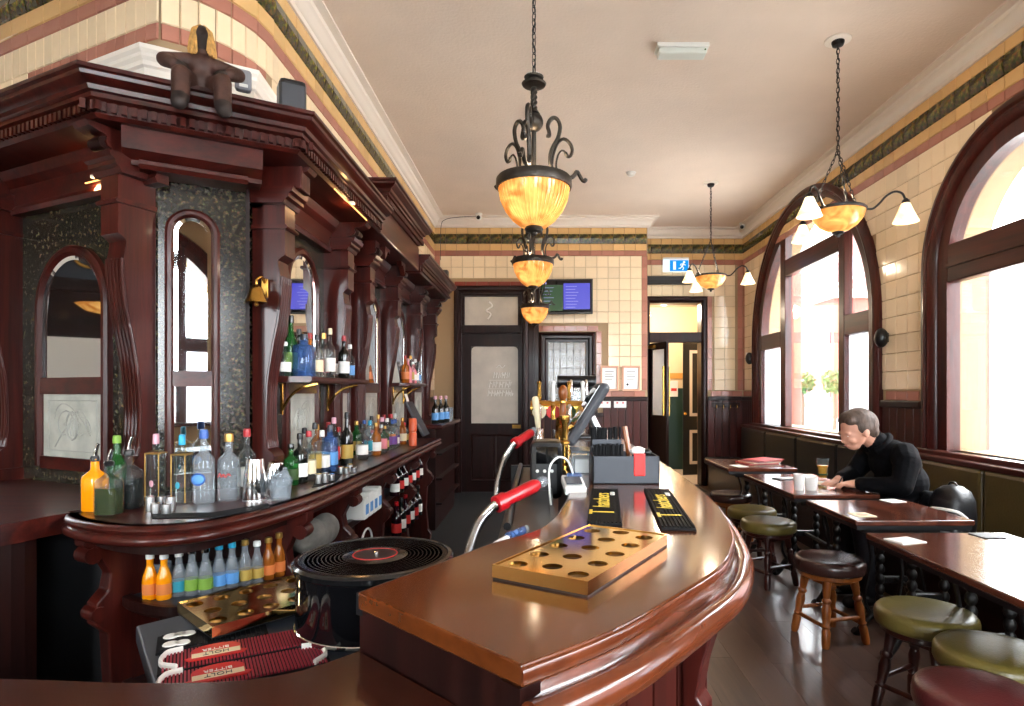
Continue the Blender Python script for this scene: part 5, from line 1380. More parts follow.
grow('body', pr, .006, ['doll_leather','doll_dark'], dl_, 4)
g = G(); rs = random.Random(5)
for k in range(90):
    a = rs.uniform(0,2*PI); 
    if 4.2 < a < 5.2: continue
    c, s = math.cos(a), math.sin(a)
    g.tube([(.012*c,.005+.012*s,.302),(.036*c,.0+.038*s,.278),(.044*c,.0+.044*s,.235),(.046*c+rs.uniform(-.006,.006),.002+.046*s,.175+rs.uniform(-.01,.02))], .0055, 5)
part('hair', g, 'straw_hair', dl_, smooth=60)

# ------------------------------------------------------------------ seats and tables
def cushion(x0,x1,y0,y1,z0,z1,r): return G().box(x0,x1,y0,y1,z0,z1)
def banquette(label, y0, y1, m, n, cat='banquette'):
    o = thing('banquette', label, cat, (2.6,(y0+y1)/2,0))
    part('plinth', G().box(2.40,2.93,y0,y1,0,.36), 'mahogany_dark_y', o, world=True)
    for i in range(n):
        a = y0+(y1-y0)*i/n; b = y0+(y1-y0)*(i+1)/n
        part('seat_cushion', G().box(2.33,2.86,a+.004,b-.004,.36,.455), m, o, world=True, bevel=.03)
        part('back_cushion', G().box(2.86,2.955,a+.004,b-.004,.44,.89), m, o, world=True, bevel=.03)
    part('back_rail', G().box(2.86,2.965,y0,y1,.885,.925), 'mahogany_y', o, world=True, bevel=.008)
banquette('olive green leather banquette below the right window', 1.0, 4.95, 'leather_olive_dark', 4)
banquette('black leather banquette below the far part of the large window', 4.97, 8.75, 'leather_black', 4)
def beads(z0, z1, r, n):
    out = []
    for i in range(n):
        a = z0+(z1-z0)*i/n; h = (z1-z0)/n
        out += [(r*.55,a),(r*.9,a+h*.25),(r,a+h*.5),(r*.9,a+h*.75)]
    return out+[(r*.55,z1)]
def table(label, x0, x1, y0, y1):
    xc, yc = (x0+x1)/2, (y0+y1)/2
    o = thing('pub_table', label, 'table', (xc,yc,0)); W, L = x1-x0, y1-y0
    part('top', G().box(-W/2,W/2,-L/2,L/2,.722,.75), 'table_top', o, bevel=.006)
    part('edge_band', G().box(-W/2+.01,W/2-.01,-L/2+.01,L/2-.01,.700,.722), 'black_plastic', o)
    for s in (-1,1):
        y = s*(L/2-.14)
        f = part('leg_frame', G().box(-W/2+.10,W/2-.10,y-.02,y+.02,.66,.70), 'iron', o)
        for t in (-1,1):
            x = t*.085+.15
            part('beaded_column', G().lathe([(.03,.10)]+beads(.12,.64,.026,9)+[(.03,.66)], 12, (x,y,0)), 'iron', f, smooth=60)
            part('scroll_foot', G().tube(smooth_path([(x,y,.14),(x+t*.06,y,.11),(x+t*.10,y,.05),(x+t*.13,y,.018),(x+t*.15,y,.03)],4), [.022]*17, 8), 'iron', f, smooth=60)
            part('strap', G().tube(smooth_path([(x+t*.10,y,.66),(x+t*.05,y,.45),(x+t*.09,y,.22),(x+t*.05,y,.12)],4), .011, 6), 'iron', f, smooth=60)
        part('cross_plate', G().box(.05,.25,y-.015,y+.015,.30,.34), 'iron', f, bevel=.005)
    part('stretcher', G().tube([(.15,-L/2+.14,.32),(.15,L/2-.14,.32)], .014, 8), 'iron', o)
    return o
table('dark wooden table nearest the right edge with white window reflection', 1.49, 2.13, 1.72, 2.80)
table('small square dark table with two beer mats, in front of the man', 1.58, 2.18, 3.06, 3.64)
table('long dark table where the man sits with his beer', 1.585, 2.13, 3.83, 4.78)
table('farthest dark table with a stack of red menus', 1.57, 2.155, 5.12, 5.85)
def stool(label, x, y, rz, seat, legm, D=.37, H=.46):
    o = thing('bar_stool', label, 'stool', (x,y,0), rz, group='round pub stools'); R = D/2
    part('seat', G().lathe([(R*.90,H-.078),(R*.975,H-.072),(R,H-.058),(R,H-.034),(R*.985,H-.018),(R*.93,H-.005),(R*.8,H),(R*.5,H+.003),(0,H+.004)], 36), seat, o, smooth=60)
    part('seat_ring', G().lathe([(R*.84,H-.105),(R*.88,H-.10),(R*.88,H-.072),(0,H-.07)], 28), legm, o, smooth=40)
    tops = []; 
    for k in range(4):
        a = PI/4+k*PI/2; c, s = math.cos(a), math.sin(a)
        p0 = (R*.98*c, R*.98*s, 0); p1 = (R*.62*c, R*.62*s, H-.08); M = align(p0,p1); L = (Vector(p1)-Vector(p0)).length
        q = [(.018,0),(.022,.02),(.023,.09),(.018,.105),(.024,.115),(.018,.125),(.022,.16),(.025,.20),(.018,.235),(.024,.245),(.024,.255),(.017,.265),(.020,.29),(.024,L-.05),(.024,L)]
        part('leg', G().lathe(q, 12, M=M), legm, o, smooth=40)
        tops.append(lambda z,c=c,s=s: Vector(((R*.98-(R*.36)*z/(H-.08))*c, (R*.98-(R*.36)*z/(H-.08))*s, z)))
    for k in range(4):
        z = .11 if k%2 else .145
        part('stretcher', G().tube([tuple(tops[k](z)), tuple(tops[(k+1)%4](z))], .012, 8), legm, o, smooth=50)
    for k in range(4):
        z = H-.115
        part('apron', G().obox(tuple((tops[k](z)+tops[(k+1)%4](z))/2), ((tops[k](z)-tops[(k+1)%4](z)).length*.92,.018,.04), (0,0,PI/2+PI/4+k*PI/2+PI/4)), legm, o)
    return o
stool('stool with glossy dark brown seat and light oak legs beside the small table', 1.64, 3.47, .25, 'leather_brown', 'oak_leg', .38)
stool('olive stool with dark legs behind the oak legged stool, nearer one of its pair', 1.66, 4.46, .4, 'leather_olive', 'dark_leg', .39)
stool('olive stool partly hidden behind another olive stool by the long table', 1.70, 4.92, .1, 'leather_olive', 'dark_leg', .38)
stool('dark brown seated stool with oak legs just past the bar curve', 1.76, 5.66, .3, 'leather_brown', 'oak_leg', .38)
stool('olive stool with thick cushion at the corner of the nearest table', 1.66, 2.635, .5, 'leather_olive', 'dark_leg', .395)
stool('olive stool with thick cushion at the right edge, behind the burgundy stool', 1.665, 2.235, .2, 'leather_olive', 'dark_leg', .395)
stool('burgundy leather stool in the bottom right corner', 1.385, 1.93, .35, 'leather_burgundy', 'dark_leg', .37)

# panelled screen on the far left wall, seen only in the wide mirror
ps = thing('panelled_screen', 'dark panelled screen with gilt scrollwork, reflected in the wide mirror', 'screen', (-5.08,2.3,0))
part('panel', G().box(-5.09,-5.03,.2,4.0,0,3.1), 'mahogany_dark_y', ps, world=True)
part('glass', G().box(-5.03,-5.02,.5,3.7,2.35,2.95), 'glass_far', ps, world=True)
for k in range(5):
    y0_ = .9+.6*k
    part('gilt_scroll', G().tube([(-5.01, y0_+(.20-.008*i)*math.cos(i*.45), 2.52+(.12-.005*i)*math.sin(i*.45)) for i in range(22)], .014, 6), 'gilt', ps, world=True, smooth=60)
part('rail', G().box(-5.03,-4.99,.2,4.0,2.24,2.32), 'mahogany_dark_y', ps, world=True)
part('notice_board', G().box(-5.03,-5.01,1.9,3.2,1.2,1.85), 'plaster_white', ps, world=True)
wl_ = thing('wall_lamp', 'shallow amber wall lamp, reflected in the wide mirror', 'lamp', (-4.98,2.6,2.12))
part('bowl', G().lathe([(.02,-.06),(.12,-.04),(.20,.02),(.19,.02),(0,-.03)], 24), 'bowl_glass', wl_, smooth=60); part('arm', G().box(-.08,.0,-.015,.015,-.02,.01), 'brass', wl_)
# ------------------------------------------------------------------ the seated man
mn = thing('person', 'man in a black jacket bent over papers at the long table, writing', 'person', (2.45,4.06,.455))
def R_(p): return (p[0]-2.45, p[1]-4.06, p[2]-.455)
SK, JK, TR, SH = 0, 1, 2, 3
B = []
def C(p0, r0, p1, r1, m): B.append(('c', (R_(p0), r0, R_(p1), r1), m))
def E(p, r, m): B.append(('b', (R_(p), r), m))
Y0 = 4.06
HC = Vector((2.155,Y0,1.085))     # base of the skull; the head is set out around it
def HD(dx, dy, dz):
    k = 1.10; a = .34
    x, z = dx*k, dz*k
    return (HC.x+x*math.cos(a)-z*math.sin(a), HC.y+dy*k, HC.z+x*math.sin(a)+z*math.cos(a))
def sc_(*r): return tuple(q*1.10 for q in r)
# hips, belly, chest leaning forward over the table
E((2.47,Y0,.55), (.16,.19,.12), TR); E((2.43,Y0,.66), (.155,.195,.14), JK); E((2.395,Y0,.80), (.145,.205,.15), JK); E((2.35,Y0,.92), (.135,.215,.13), JK); E((2.305,Y0,1.0), (.105,.20,.085), JK)
C((2.29,Y0,1.01), .085, (2.235,Y0,1.06), .074, JK)      # collar
C((2.26,Y0,1.03), .058, (2.165,Y0,1.10), .056, SK)
# head, bowed over the table
E(HD(-.02,0,.085), sc_(.096,.076,.092), SK); E(HD(-.055,0,.045), sc_(.075,.064,.078), SK); E(HD(-.078,0,-.012), sc_(.042,.044,.034), SK)
C(HD(-.110,0,.062), .0115, HD(-.128,0,.026), .0145, SK); E(HD(-.112,0,-.002), sc_(.014,.024,.010), SK)
for s in (-1,1):
    E(HD(-.015,s*.077,.045), sc_(.020,.009,.031), SK)                      # ears
    E(HD(-.106,s*.033,.072), sc_(.016,.026,.010), SK)                      # brow
    E(HD(-.092,s*.040,.022), sc_(.026,.022,.022), SK)                      # cheek
    E(HD(-.122,s*.012,.022), sc_(.010,.009,.008), SK)                      # nostril
    C((2.32,Y0+s*.16,.99), .086, (2.30,Y0+s*.225,.95), .082, JK)           # shoulder
C((2.30,Y0-.225,.95), .080, (2.235,Y0-.285,.81), .064, JK); C((2.235,Y0-.285,.81), .064, (2.09,Y0-.13,.80), .047, JK); C((2.09,Y0-.13,.80), .046, (2.075,Y0-.118,.80), .047, JK)
C((2.30,Y0+.225,.95), .080, (2.22,Y0+.28,.81), .064, JK); C((2.22,Y0+.28,.81), .064, (2.06,Y0+.13,.80), .046, JK)
C((2.08,Y0-.12,.80), .029, (2.03,Y0-.085,.795), .027, SK); C((2.05,Y0+.12,.80), .029, (2.01,Y0+.09,.79), .027, SK)
# palms and five fingers each
E((2.015,Y0-.075,.792), (.042,.036,.022), SK); E((1.99,Y0+.075,.782), (.042,.036,.018), SK)
for i, (dy, ln) in enumerate(((-.028,.030),(-.010,.038),(.010,.036),(.026,.026))):
    C((1.985,Y0-.075+dy,.795), .0105, (1.985-ln*.9,Y0-.070+dy*.9,.790), .0098, SK); C((1.985-ln*.9,Y0-.070+dy*.9,.790), .0098, (1.985-ln*1.3,Y0-.066+dy*.8,.768), .0088, SK)
    C((1.960,Y0+.075+dy,.782), .0105, (1.960-ln,Y0+.070+dy*1.05,.775), .0098, SK); C((1.960-ln,Y0+.070+dy*1.05,.775), .0098, (1.960-ln*1.6,Y0+.066+dy*1.05,.765), .0086, SK)
C((2.015,Y0-.045,.79), .013, (1.975,Y0-.022,.785), .0115, SK); C((1.975,Y0-.022,.785), .0115, (1.950,Y0-.035,.772), .010, SK)
C((1.99,Y0+.045,.78), .013, (1.955,Y0+.022,.772), .0115, SK); C((1.955,Y0+.022,.772), .011, (1.935,Y0+.015,.765), .010, SK)
# legs under the table
for s in (-1,1):
    C((2.45,Y0+s*.09,.545), .085, (2.07,Y0+s*.12,.525), .068, TR); C((2.07,Y0+s*.12,.525), .064, (2.12,Y0+s*.12,.10), .046, TR)
    C((2.13,Y0+s*.12,.055), .045, (1.98,Y0+s*.13,.040), .038, SH)
grow('body', B, .0065, ['skin','jacket','trousers','leather_black'], mn, 5)
# hair: a full cap over the crown, back and temples
HB = []
def H_(p, r): HB.append(('b', (R_(p), r), 0))
H_(HD(.0,0,.115), sc_(.098,.083,.078)); H_(HD(-.04,0,.142), sc_(.066,.070,.048)); H_(HD(.040,0,.075), sc_(.062,.078,.085)); H_(HD(.045,0,.030), sc_(.045,.066,.055))
for s in (-1,1): H_(HD(-.005,s*.066,.080), sc_(.050,.018,.045)); H_(HD(-.065,s*.045,.135), sc_(.036,.030,.026))
H_(HD(-.075,.02,.128), sc_(.032,.040,.020))
grow('hair', HB, .006, ['hair'], mn, 3)
for s in (-1,1):
    e = R_(HD(-.107,s*.032,.054)); part('eye', G().ball(e, (.009,.014,.006), 10, 7), 'eye_white', mn, smooth=60)
part('mouth', G().ball(R_(HD(-.123,0,-.004)), (.008,.022,.004), 10, 6), 'lips', mn, smooth=60)
part('jacket_collar', G().tube(smooth_path([R_((2.20,Y0-.055,1.005)),R_((2.25,Y0-.085,1.045)),R_((2.31,Y0,1.10)),R_((2.25,Y0+.085,1.045)),R_((2.20,Y0+.055,1.005))],6), .024, 8), 'jacket', mn, smooth=60)
part('badge', G().lathe([(.008,0),(.008,.003),(0,.004)], 10, R_((2.30,Y0-.19,.895)), Matrix.Rotation(PI/2,4,'X')), 'chrome', mn)
pn = thing('pen', 'slim dark pen in the hand of the man', 'pen', (1.945,Y0-.055,.765)); part('barrel', G().tube([(-.012,.0,-.012),(.03,-.01,.075)], .0042, 8), 'black_plastic', pn); part('tip', G().tube([(-.0155,.001,-.0145),(-.012,0,-.012)], [.001,.0042], 8), 'chrome', pn)
# ------------------------------------------------------------------ on the tables
TT = .75
def sheet(name, label, cat, px, py, w, l, rz, m='white_paper', t=.0015, z=TT):
    x, y = at(px,py,z); o = thing(name, label, cat, (x,y,z), rz); part('sheet', G().box(-w/2,w/2,-l/2,l/2,0,t), m, o); return o
o = sheet('papers', 'open sheets of paper under the hands of the man', 'papers', 826, 484, .15, .21, .5); part('under_sheet', G().obox((.03,.03,.0006), (.15,.21,.001), (0,0,.25)), 'white_paper', o)
part('print', G().box(-.06,.02,-.08,.06,.0015,.002), 'cream_print', o)
o = sheet('beer_mat', 'square pale beer mat near the front edge of the small table', 'beer mat', 862, 515, .10, .10, .1, 'cream_print', .003); part('print', G().lathe([(.03,.003),(.03,.0035),(0,.0035)], 16), 'frame_pink', o)
o = sheet('beer_mat', 'square white beer mat near the far side of the small table', 'beer mat', 893, 501, .10, .10, .2, 'white_paper', .003); part('print', G().lathe([(.03,.003),(.03,.0035),(0,.0035)], 16), 'cream_print', o)
o = sheet('napkin', 'folded white napkin on the left corner of the nearest table', 'napkin', 905, 541, .13, .10, .3, 'white_paper', .004); part('fold', G().box(-.06,.02,-.04,.04,.004,.006), 'white_paper', o)
o = sheet('coaster', 'dark coaster at the far right corner of the nearest table', 'coaster', 987, 536, .10, .10, .1, 'black_plastic', .004); part('inlay', G().box(-.04,.04,-.04,.04,.004,.005), 'grey_plastic', o)
def mug(label, px, py, h, r):
    x, y = at(px,py,TT); o = thing('white_cup', label, 'cup', (x,y,TT), group='white cups on the long table')
    part('body', G().lathe([(r*.78,0),(r*.84,.004),(r,h-.004),(r*1.03,h),(r*.95,h),(r*.80,.01),(0,.008)], 22), 'china', o, smooth=40)
    part('sleeve', G().lathe([(r*.87,h*.25),(r*.955,h*.75)], 22), 'white_paper', o, smooth=40); return o
mug('taller white cup nearest the front edge of the long table', 799, 490, .105, .036)
mug('short wide white cup beside the taller cup on the long table', 811, 490, .085, .042)
x, y = at(822.5,479,TT); o = thing('pint_glass', 'pint glass of golden beer on the long table beside the man', 'glass', (x,y,TT))
part('glass', G().lathe([(.030,0),(.032,.01),(.036,.08),(.043,.115),(.043,.15),(.041,.15),(.041,.115),(.034,.08),(.029,.012),(0,.010)], 24), 'glass_clear', o, smooth=50)
part('beer', G().lathe([(.028,.012),(.033,.08),(.039,.100)], 24), 'beer', o, smooth=50); part('print', G().lathe([(.0352,.030),(.0358,.042)], 24), 'leaf', o, smooth=40)
x, y = at(786,479,TT); o = thing('dark_tray', 'small dark bill tray on the long table beside the cups', 'tray', (x,y,TT), .3); part('base', G().box(-.09,.09,-.05,.05,0,.008), 'black_plastic', o, bevel=.004); part('bill', G().box(-.05,.06,-.03,.03,.008,.010), 'white_paper', o)
x, y = at(757,463,TT)
for k, m in enumerate(('red_print','cream_print','maroon_rubber','red_print')):
    o = thing('menu', ('bottom red menu of the stack on the farthest table','cream menu second from the bottom of the far stack','maroon menu second from the top of the far stack','top red menu of the stack on the farthest table')[k], 'menu', (x+.02*k,y,TT+.009*k), .25+.12*k, group='menus on the far table')
    part('cover', G().box(-.15,.15,-.11,.11,0,.003), m, o); part('pages', G().box(-.146,.146,-.106,.106,.003,.006), 'white_paper', o); part('front_cover', G().box(-.15,.15,-.11,.11,.006,.009), m, o)
o = sheet('leaflet', 'white leaflet lying beside the menus on the farthest table', 'leaflet', 739, 466, .10, .16, .2); part('print', G().box(-.03,.03,-.06,.0,.0015,.002), 'cream_print', o)
# rucksack and coat on the banquette
bp = thing('rucksack', 'rounded black rucksack with a white strap on the olive banquette', 'bag', (2.47,3.66,.455), .3)
part('body', G().lathe([(.085,0),(.10,.02),(.105,.20),(.10,.29),(.08,.345),(.045,.375),(0,.385)], 24, sq=.25), 'leather_black', bp, smooth=60); part('front_pocket', G().lathe([(.06,.03),(.075,.05),(.075,.16),(.05,.20),(0,.21)], 18, (-.05,-.04,0), sq=.25), 'black_plastic', bp, smooth=60)
part('strap', G().tube(smooth_path([(-.03,-.115,.20),(-.085,-.105,.24),(-.118,-.04,.25),(-.118,.05,.24),(-.09,.10,.20)],5), .009, 6), 'white_paper', bp, smooth=60); part('grab_handle', G().tube(smooth_path([(0,-.03,.37),(0,-.015,.395),(0,.015,.395),(0,.03,.37)],4), .006, 6), 'black_plastic', bp, smooth=60)
ct = thing('folded_coat', 'crumpled dark coat on the banquette between the man and the rucksack', 'coat', (2.50,3.84,.455)); 
pr = [('b',((0,0,.08),(.16,.08,.10)),0),('b',((-.04,-.02,.20),(.10,.06,.12)),0),('c',((.1,.0,.2),.05,(-.06,.02,.28),.04),0),('c',((-.14,.0,.05),.04,(-.02,-.06,.16),.035),0)]
grow('cloth', pr, .012, ['jacket'], ct, 3); part('zip', G().tube(smooth_path([(-.15,-.03,.10),(-.12,-.07,.18),(-.06,-.07,.27)],4), .004, 5), 'grey_plastic', ct)

# ------------------------------------------------------------------ bottles and bar stock
ORD = ['first','second','third','fourth','fifth','sixth','seventh','eighth','ninth','tenth','eleventh','twelfth','thirteenth','fourteenth','fifteenth','sixteenth','seventeenth','eighteenth','nineteenth','twentieth']
BCACHE = {}
def bottle(label, x, y, z, h, r, kind, glass, lab=None, cap='black_plastic', group=None, sq=0, fill=None, rz=0, name='bottle', labz=(.14,.42)):
    """kind: shape of the shoulder and neck"""
    o = thing(name, label, 'bottle', (x,y,z), rz, group=group)
    sh = {'spirit':[(.92,0),(1,.02),(1,.58),(.92,.64),(.5,.71),(.33,.75),(.30,.92),(.36,.93),(.36,.96)],
          'square':[(.95,0),(1,.015),(1,.70),(.9,.73),(.40,.76),(.36,.80),(.36,.90)],
          'wine':[(.95,0),(1,.02),(1,.55),(.9,.63),(.5,.72),(.38,.78),(.34,.96),(.40,.965),(.40,.99)],
          'mixer':[(.92,0),(1,.02),(1,.42),(.92,.52),(.60,.68),(.46,.76),(.44,.92),(.50,.93),(.50,.96)],
          'tall':[(.92,0),(.96,.02),(1,.60),(.9,.67),(.55,.73),(.40,.78),(.36,.95)]}[kind]
    key = (kind,h,r,glass,sq)
    if key not in BCACHE: BCACHE[key] = G().lathe([(a*r,b*h) for a,b in sh], 20, sq=sq).mesh('glass', glass, 40)
    put('glass', BCACHE[key], o)
    if fill: part('liquid', G().lathe([(r*.90,h*.012),(r*.94,h*.03),(r*.94,h*fill[1])], 20, sq=sq), fill[0], o, smooth=40)
    if lab: part('paper_label', G().lathe([(r*1.015,h*labz[0]),(r*1.015,h*labz[1])], 20, sq=sq), lab, o, smooth=40)
    if cap == 'pourer':
        part('stopper', G().lathe([(r*.40,h*.90),(r*.46,h*.96),(r*.34,h*1.0)], 12), 'black_plastic', o, smooth=40)
        part('pour_spout', G().tube([(0,0,h*.99),(.004,0,h*1.12),(.012,0,h*1.22)], [.008,.007,.006], 8), 'chrome', o, smooth=60)
    else:
        ch_ = .10 if kind == 'square' else .08; cz = sh[-1][1]
        part('cap', G().lathe([(r*sh[-1][0]*1.12,h*(cz-.05)),(r*sh[-1][0]*1.15,h*(cz+.0)),(r*sh[-1][0]*1.05,h*(cz+ch_-.01)),(r*sh[-1][0]*.8,h*(cz+ch_))], 16), cap, o, smooth=40)
    return o
def CX(px, py): return at(px,py,CB)
def gold_edges(o, m):
    q = .0275
    for sx in (-1,1):
        part('gold_edge', G().tube([(sx*q,-q,.006),(sx*q,-q,.195)], .0022, 6), 'gold_cap', o, smooth=60)
    part('gold_collar', G().tube([(-q,-q,.196),(q,-q,.196),(q,q,.196),(-q,q,.196)], .003, 5, closed=True), 'gold_cap', o)
    part('printed_emblem', G().ball((0,-.031,.075), (.009,.002,.014), 10, 7), m, o, smooth=60)
# syrups with pourers at the left of the counter
mat('rose_cap', S(216,160,176), .35); mat('cyan_cap', S(30,160,200), .35); mat('blue_cap', S(40,84,160), .35); mat('gold_cap', S(190,150,80), .3, .8)
mat('label_blue', S(90,150,210), .5); mat('label_teal', S(40,140,160), .5); mat('label_green', S(120,160,60), .5); mat('label_gold', S(180,150,70), .5); mat('label_orange', S(214,120,60), .5)
mat('pink_liquor', S(226,140,150), .2); mat('violet_liquor', S(110,70,140), .2)
x,y = CX(95,510); bottle('square bottle of orange juice with a pour spout, leftmost on the counter', x, y, CB, .205, .036, 'spirit', 'orange_juice', None, 'pourer', sq=.6)
x,y = CX(109,514); bottle('square bottle of green syrup with a pour spout beside the orange juice', x, y, CB, .195, .038, 'spirit', 'glass_clear', None, 'pourer', sq=.6, fill=('cordial_green',.50))
x,y = CX(129,508); bottle('square bottle of black syrup with the tallest pour spout', x, y, CB, .225, .040, 'spirit', 'glass_clear', None, 'pourer', sq=.6, fill=('dark_glass',.50))
x,y = CX(117,500); bottle('green wine bottle standing behind the syrup bottles', x, y, CB, .25, .034, 'wine', 'glass_green', None, 'label_green')
x,y = CX(156,501); o = bottle('tall clear gin bottle with a pink cap and gold edges', x, y, CB, .275, .030, 'square', 'glass_clear', None, 'rose_cap', sq=.7); gold_edges(o, 'rose_cap')
x,y = CX(182,503); o = bottle('tall clear gin bottle with a bright blue cap and gold edges', x, y, CB, .275, .030, 'square', 'glass_clear', None, 'cyan_cap', sq=.7); gold_edges(o, 'label_teal')
x,y = CX(204,503); o = bottle('frosted vodka bottle with blue swirl label and blue cap', x, y, CB, .285, .040, 'spirit', 'glass_haze', None, 'blue_cap')
part('blue_emblem', G().ball((-.004,-.036,.10), (.024,.008,.020), 14, 9), 'label_blue', o, smooth=60)
part('emblem_ring', G().tube([(-.004+.026*math.cos(q*PI/9),-.0405+.006*abs(math.cos(q*PI/9)),.10+.022*math.sin(q*PI/9)) for q in range(18)], .003, 5, closed=True), 'blue_cap', o)
x,y = CX(229,500); o = bottle('frosted grey vodka bottle with a gold cap and thin red script', x, y, CB, .265, .044, 'spirit', 'glass_haze', None, 'gold_cap')
part('red_script', G().tube(smooth_path([(-.025,-.039,.10),(-.015,-.043,.115),(-.008,-.0455,.10),(.0,-.0455,.112),(.008,-.0455,.10),(.018,-.042,.113),(.026,-.038,.104)],4), .002, 5), 'red_print', o)
x,y = CX(247,494); bottle('gin bottle with a red cap half hidden by the steel shaker', x, y, CB, .275, .038, 'spirit', 'glass_clear', 'white_paper', 'red_plastic')
x,y = CX(255,500); o = thing('cocktail_shaker', 'polished steel cocktail shaker tin standing upside down on the counter', 'shaker', (x,y,CB))
part('tin', G().lathe([(.046,0),(.048,.005),(.042,.10),(.034,.165),(.033,.17),(0,.172)], 28), 'chrome', o, smooth=40); part('band', G().lathe([(.0485,.0),(.0485,.006)], 28), 'steel', o)
x,y = CX(270,498); o = thing('mixing_tin', 'second steel shaker tin leaning behind the first one', 'shaker', (x,y,CB)); g = G().lathe([(.036,0),(.038,.005),(.030,.14),(.028,.145),(0,.146)], 24); Mr = Matrix.Rotation(.18,4,'Y'); g.v = [tuple(Mr @ Vector(v)) for v in g.v]; part('tin', g, 'chrome', o, smooth=40, loc=(.0,.0,.008)); part('rim', G().lathe([(.038,.0),(.039,.004)], 24), 'steel', o)
x,y = CX(281,500); o = thing('crystal_glass', 'cut crystal tumbler of crumpled clear film beside the shakers', 'glass', (x,y,CB))
part('tumbler', G().lathe([(.034,0),(.038,.004),(.046,.09),(.043,.09),(.034,.01),(0,.008)], 12), 'glass_haze', o)
g = G(); rs = random.Random(9)
for k in range(14): g.ball((rs.uniform(-.04,.04),rs.uniform(-.03,.03),.05+rs.uniform(0,.085)), (rs.uniform(.012,.024),rs.uniform(.012,.024),rs.uniform(.012,.024)), 6, 4)
part('crumpled_film', g, 'glass_haze', o)
# jigger cups
def jiggers(rows, what):
    for i, (px, py, h) in enumerate(rows):
        x, y = CX(px,py); o = thing('steel_jigger', '%s small steel measure from the left %s' % (ORD[i], what), 'measure', (x,y,CB), group='steel measures '+what)
        part('cup', G().lathe([(.0135,0),(.0145,.003),(.0155,h),(.0135,h),(.012,.006),(0,.005)], 16), 'steel', o, smooth=40); part('rim', G().lathe([(.0155,h-.002),(.0165,h),(.0155,h+.001)], 16), 'chrome', o)
jiggers([(150,511,.055),(155.5,514,.040),(161,509,.050),(166.5,514,.038),(171,511,.055)], 'below the pink capped gin')
jiggers([(318.5,484,.048),(325,483,.048),(331.5,481,.034)], 'on the black counter mat')
jiggers([(340.5,474,.040),(346.5,474,.034),(350,471.5,.040),(354,472.5,.030)], 'beside the dark wine bottle')
# rubber mats under them
def cmat(label, pts):
    o = thing('counter_mat', label, 'bar mat', (pts[0][0],pts[0][1],CB)); part('base', G().prism(pts, CB, CB+.003), 'black_rubber', o, world=True)
cmat('thin black rubber mat with faint lettering on the bow of the counter', [CX(152,519),CX(215,518),CX(270,508),CX(268,504),CX(213,513),CX(152,514)])
cmat('small black rubber mat under the steel measures further along the counter', [CX(312,488),CX(336,482),CX(345,470),CX(318,476)])
# row on the long counter: (px, py of foot, height, radius, kind, glass, label, cap, square)
ROW = [(291,485,.19,.034,'spirit','glass_green','leaf','dark_glass',0,'green bottle with a dark top'),
 (300,483,.235,.036,'spirit','dark_glass','white_paper','black_plastic',0,'dark bottle with a white label and black cap'),
 (309,480,.24,.034,'spirit','glass_clear','cream_print','red_plastic',0,'clear bottle with a cream label and red cap'),
 (315,475,.27,.034,'spirit','glass_clear','label_gold','black_plastic',0,'clear bottle with a gold label and tall black cap'),
 (322,473,.235,.036,'square','glass_clear','white_paper','white_plastic',.6,'square clear bottle with a white cap'),
 (330,471,.26,.038,'square','glass_blue','label_blue','grey_plastic',.6,'square blue gin bottle'),
 (334,466,.28,.034,'spirit','glass_clear','red_print','rose_cap',0,'clear bottle with a red label and pink cap'),
 (347,465,.30,.036,'wine','dark_glass','label_gold','black_plastic',0,'tall dark wine bottle with a gold crest'),
 (362,459,.225,.040,'spirit','glass_clear','white_paper','black_plastic',0,'clear bottle with a large white label'),
 (370,455,.245,.036,'square','glass_haze','label_teal','cyan_cap',.5,'pale square bottle with a turquoise cap'),
 (376,455,.22,.036,'spirit','glass_amber','white_paper','gold_cap',0,'amber bottle with a white label'),
 (382,453,.25,.038,'spirit','glass_clear','pink_liquor','rose_cap',0,'clear bottle with a pink label'),
 (387,449,.23,.036,'spirit','glass_clear','violet_liquor','white_plastic',0,'clear bottle with a violet label and white cap'),
 (391,448,.26,.036,'tall','glass_clear','label_orange','red_plastic',0,'clear bottle with an orange label'),
 (395,446,.22,.036,'square','glass_haze','violet_liquor','blue_cap',.5,'square bottle with a violet label')]
for px,py,h,r,k,gl_,lb,cp,sq,lab in ROW:
    x,y = CX(px,py); x = min(max(x,-1.33),-1.03); bottle(lab+' on the long back counter', x, y, CB, h, r, k, gl_, lb, cp, 'spirits on the long back counter', sq)
rs = random.Random(12)
KIN = [('glass_clear','white_paper','black_plastic'),('glass_amber','cream_print','gold_cap'),('glass_clear','label_gold','red_plastic'),('dark_glass','white_paper','red_plastic'),('glass_clear','pink_liquor','white_plastic'),('glass_green','label_gold','gold_cap'),('glass_clear','violet_liquor','blue_cap')]
for i in range(12):
    gq = KIN[i%7]; yy = 3.35+i*.19
    bottle('%s bottle from the left in the rear row of the long back counter' % ORD[i], -1.30, yy, CB, .21+.06*rs.random(), .034, ('spirit','tall','spirit','square')[i%4], gq[0], gq[1], gq[2], 'spirits in the rear row', .5 if i%4==3 else 0)
for i in range(7):
    gq = KIN[(i+3)%7]; yy = 4.30+i*.17
    bottle('%s bottle from the left in the middle row of the long counter' % ORD[i], -1.19+.02*(i%2), yy, CB, .17+.06*rs.random(), .034, ('square','spirit','tall')[i%3], gq[0], gq[1], gq[2], 'spirits in the middle row', .5 if i%3==0 else 0)
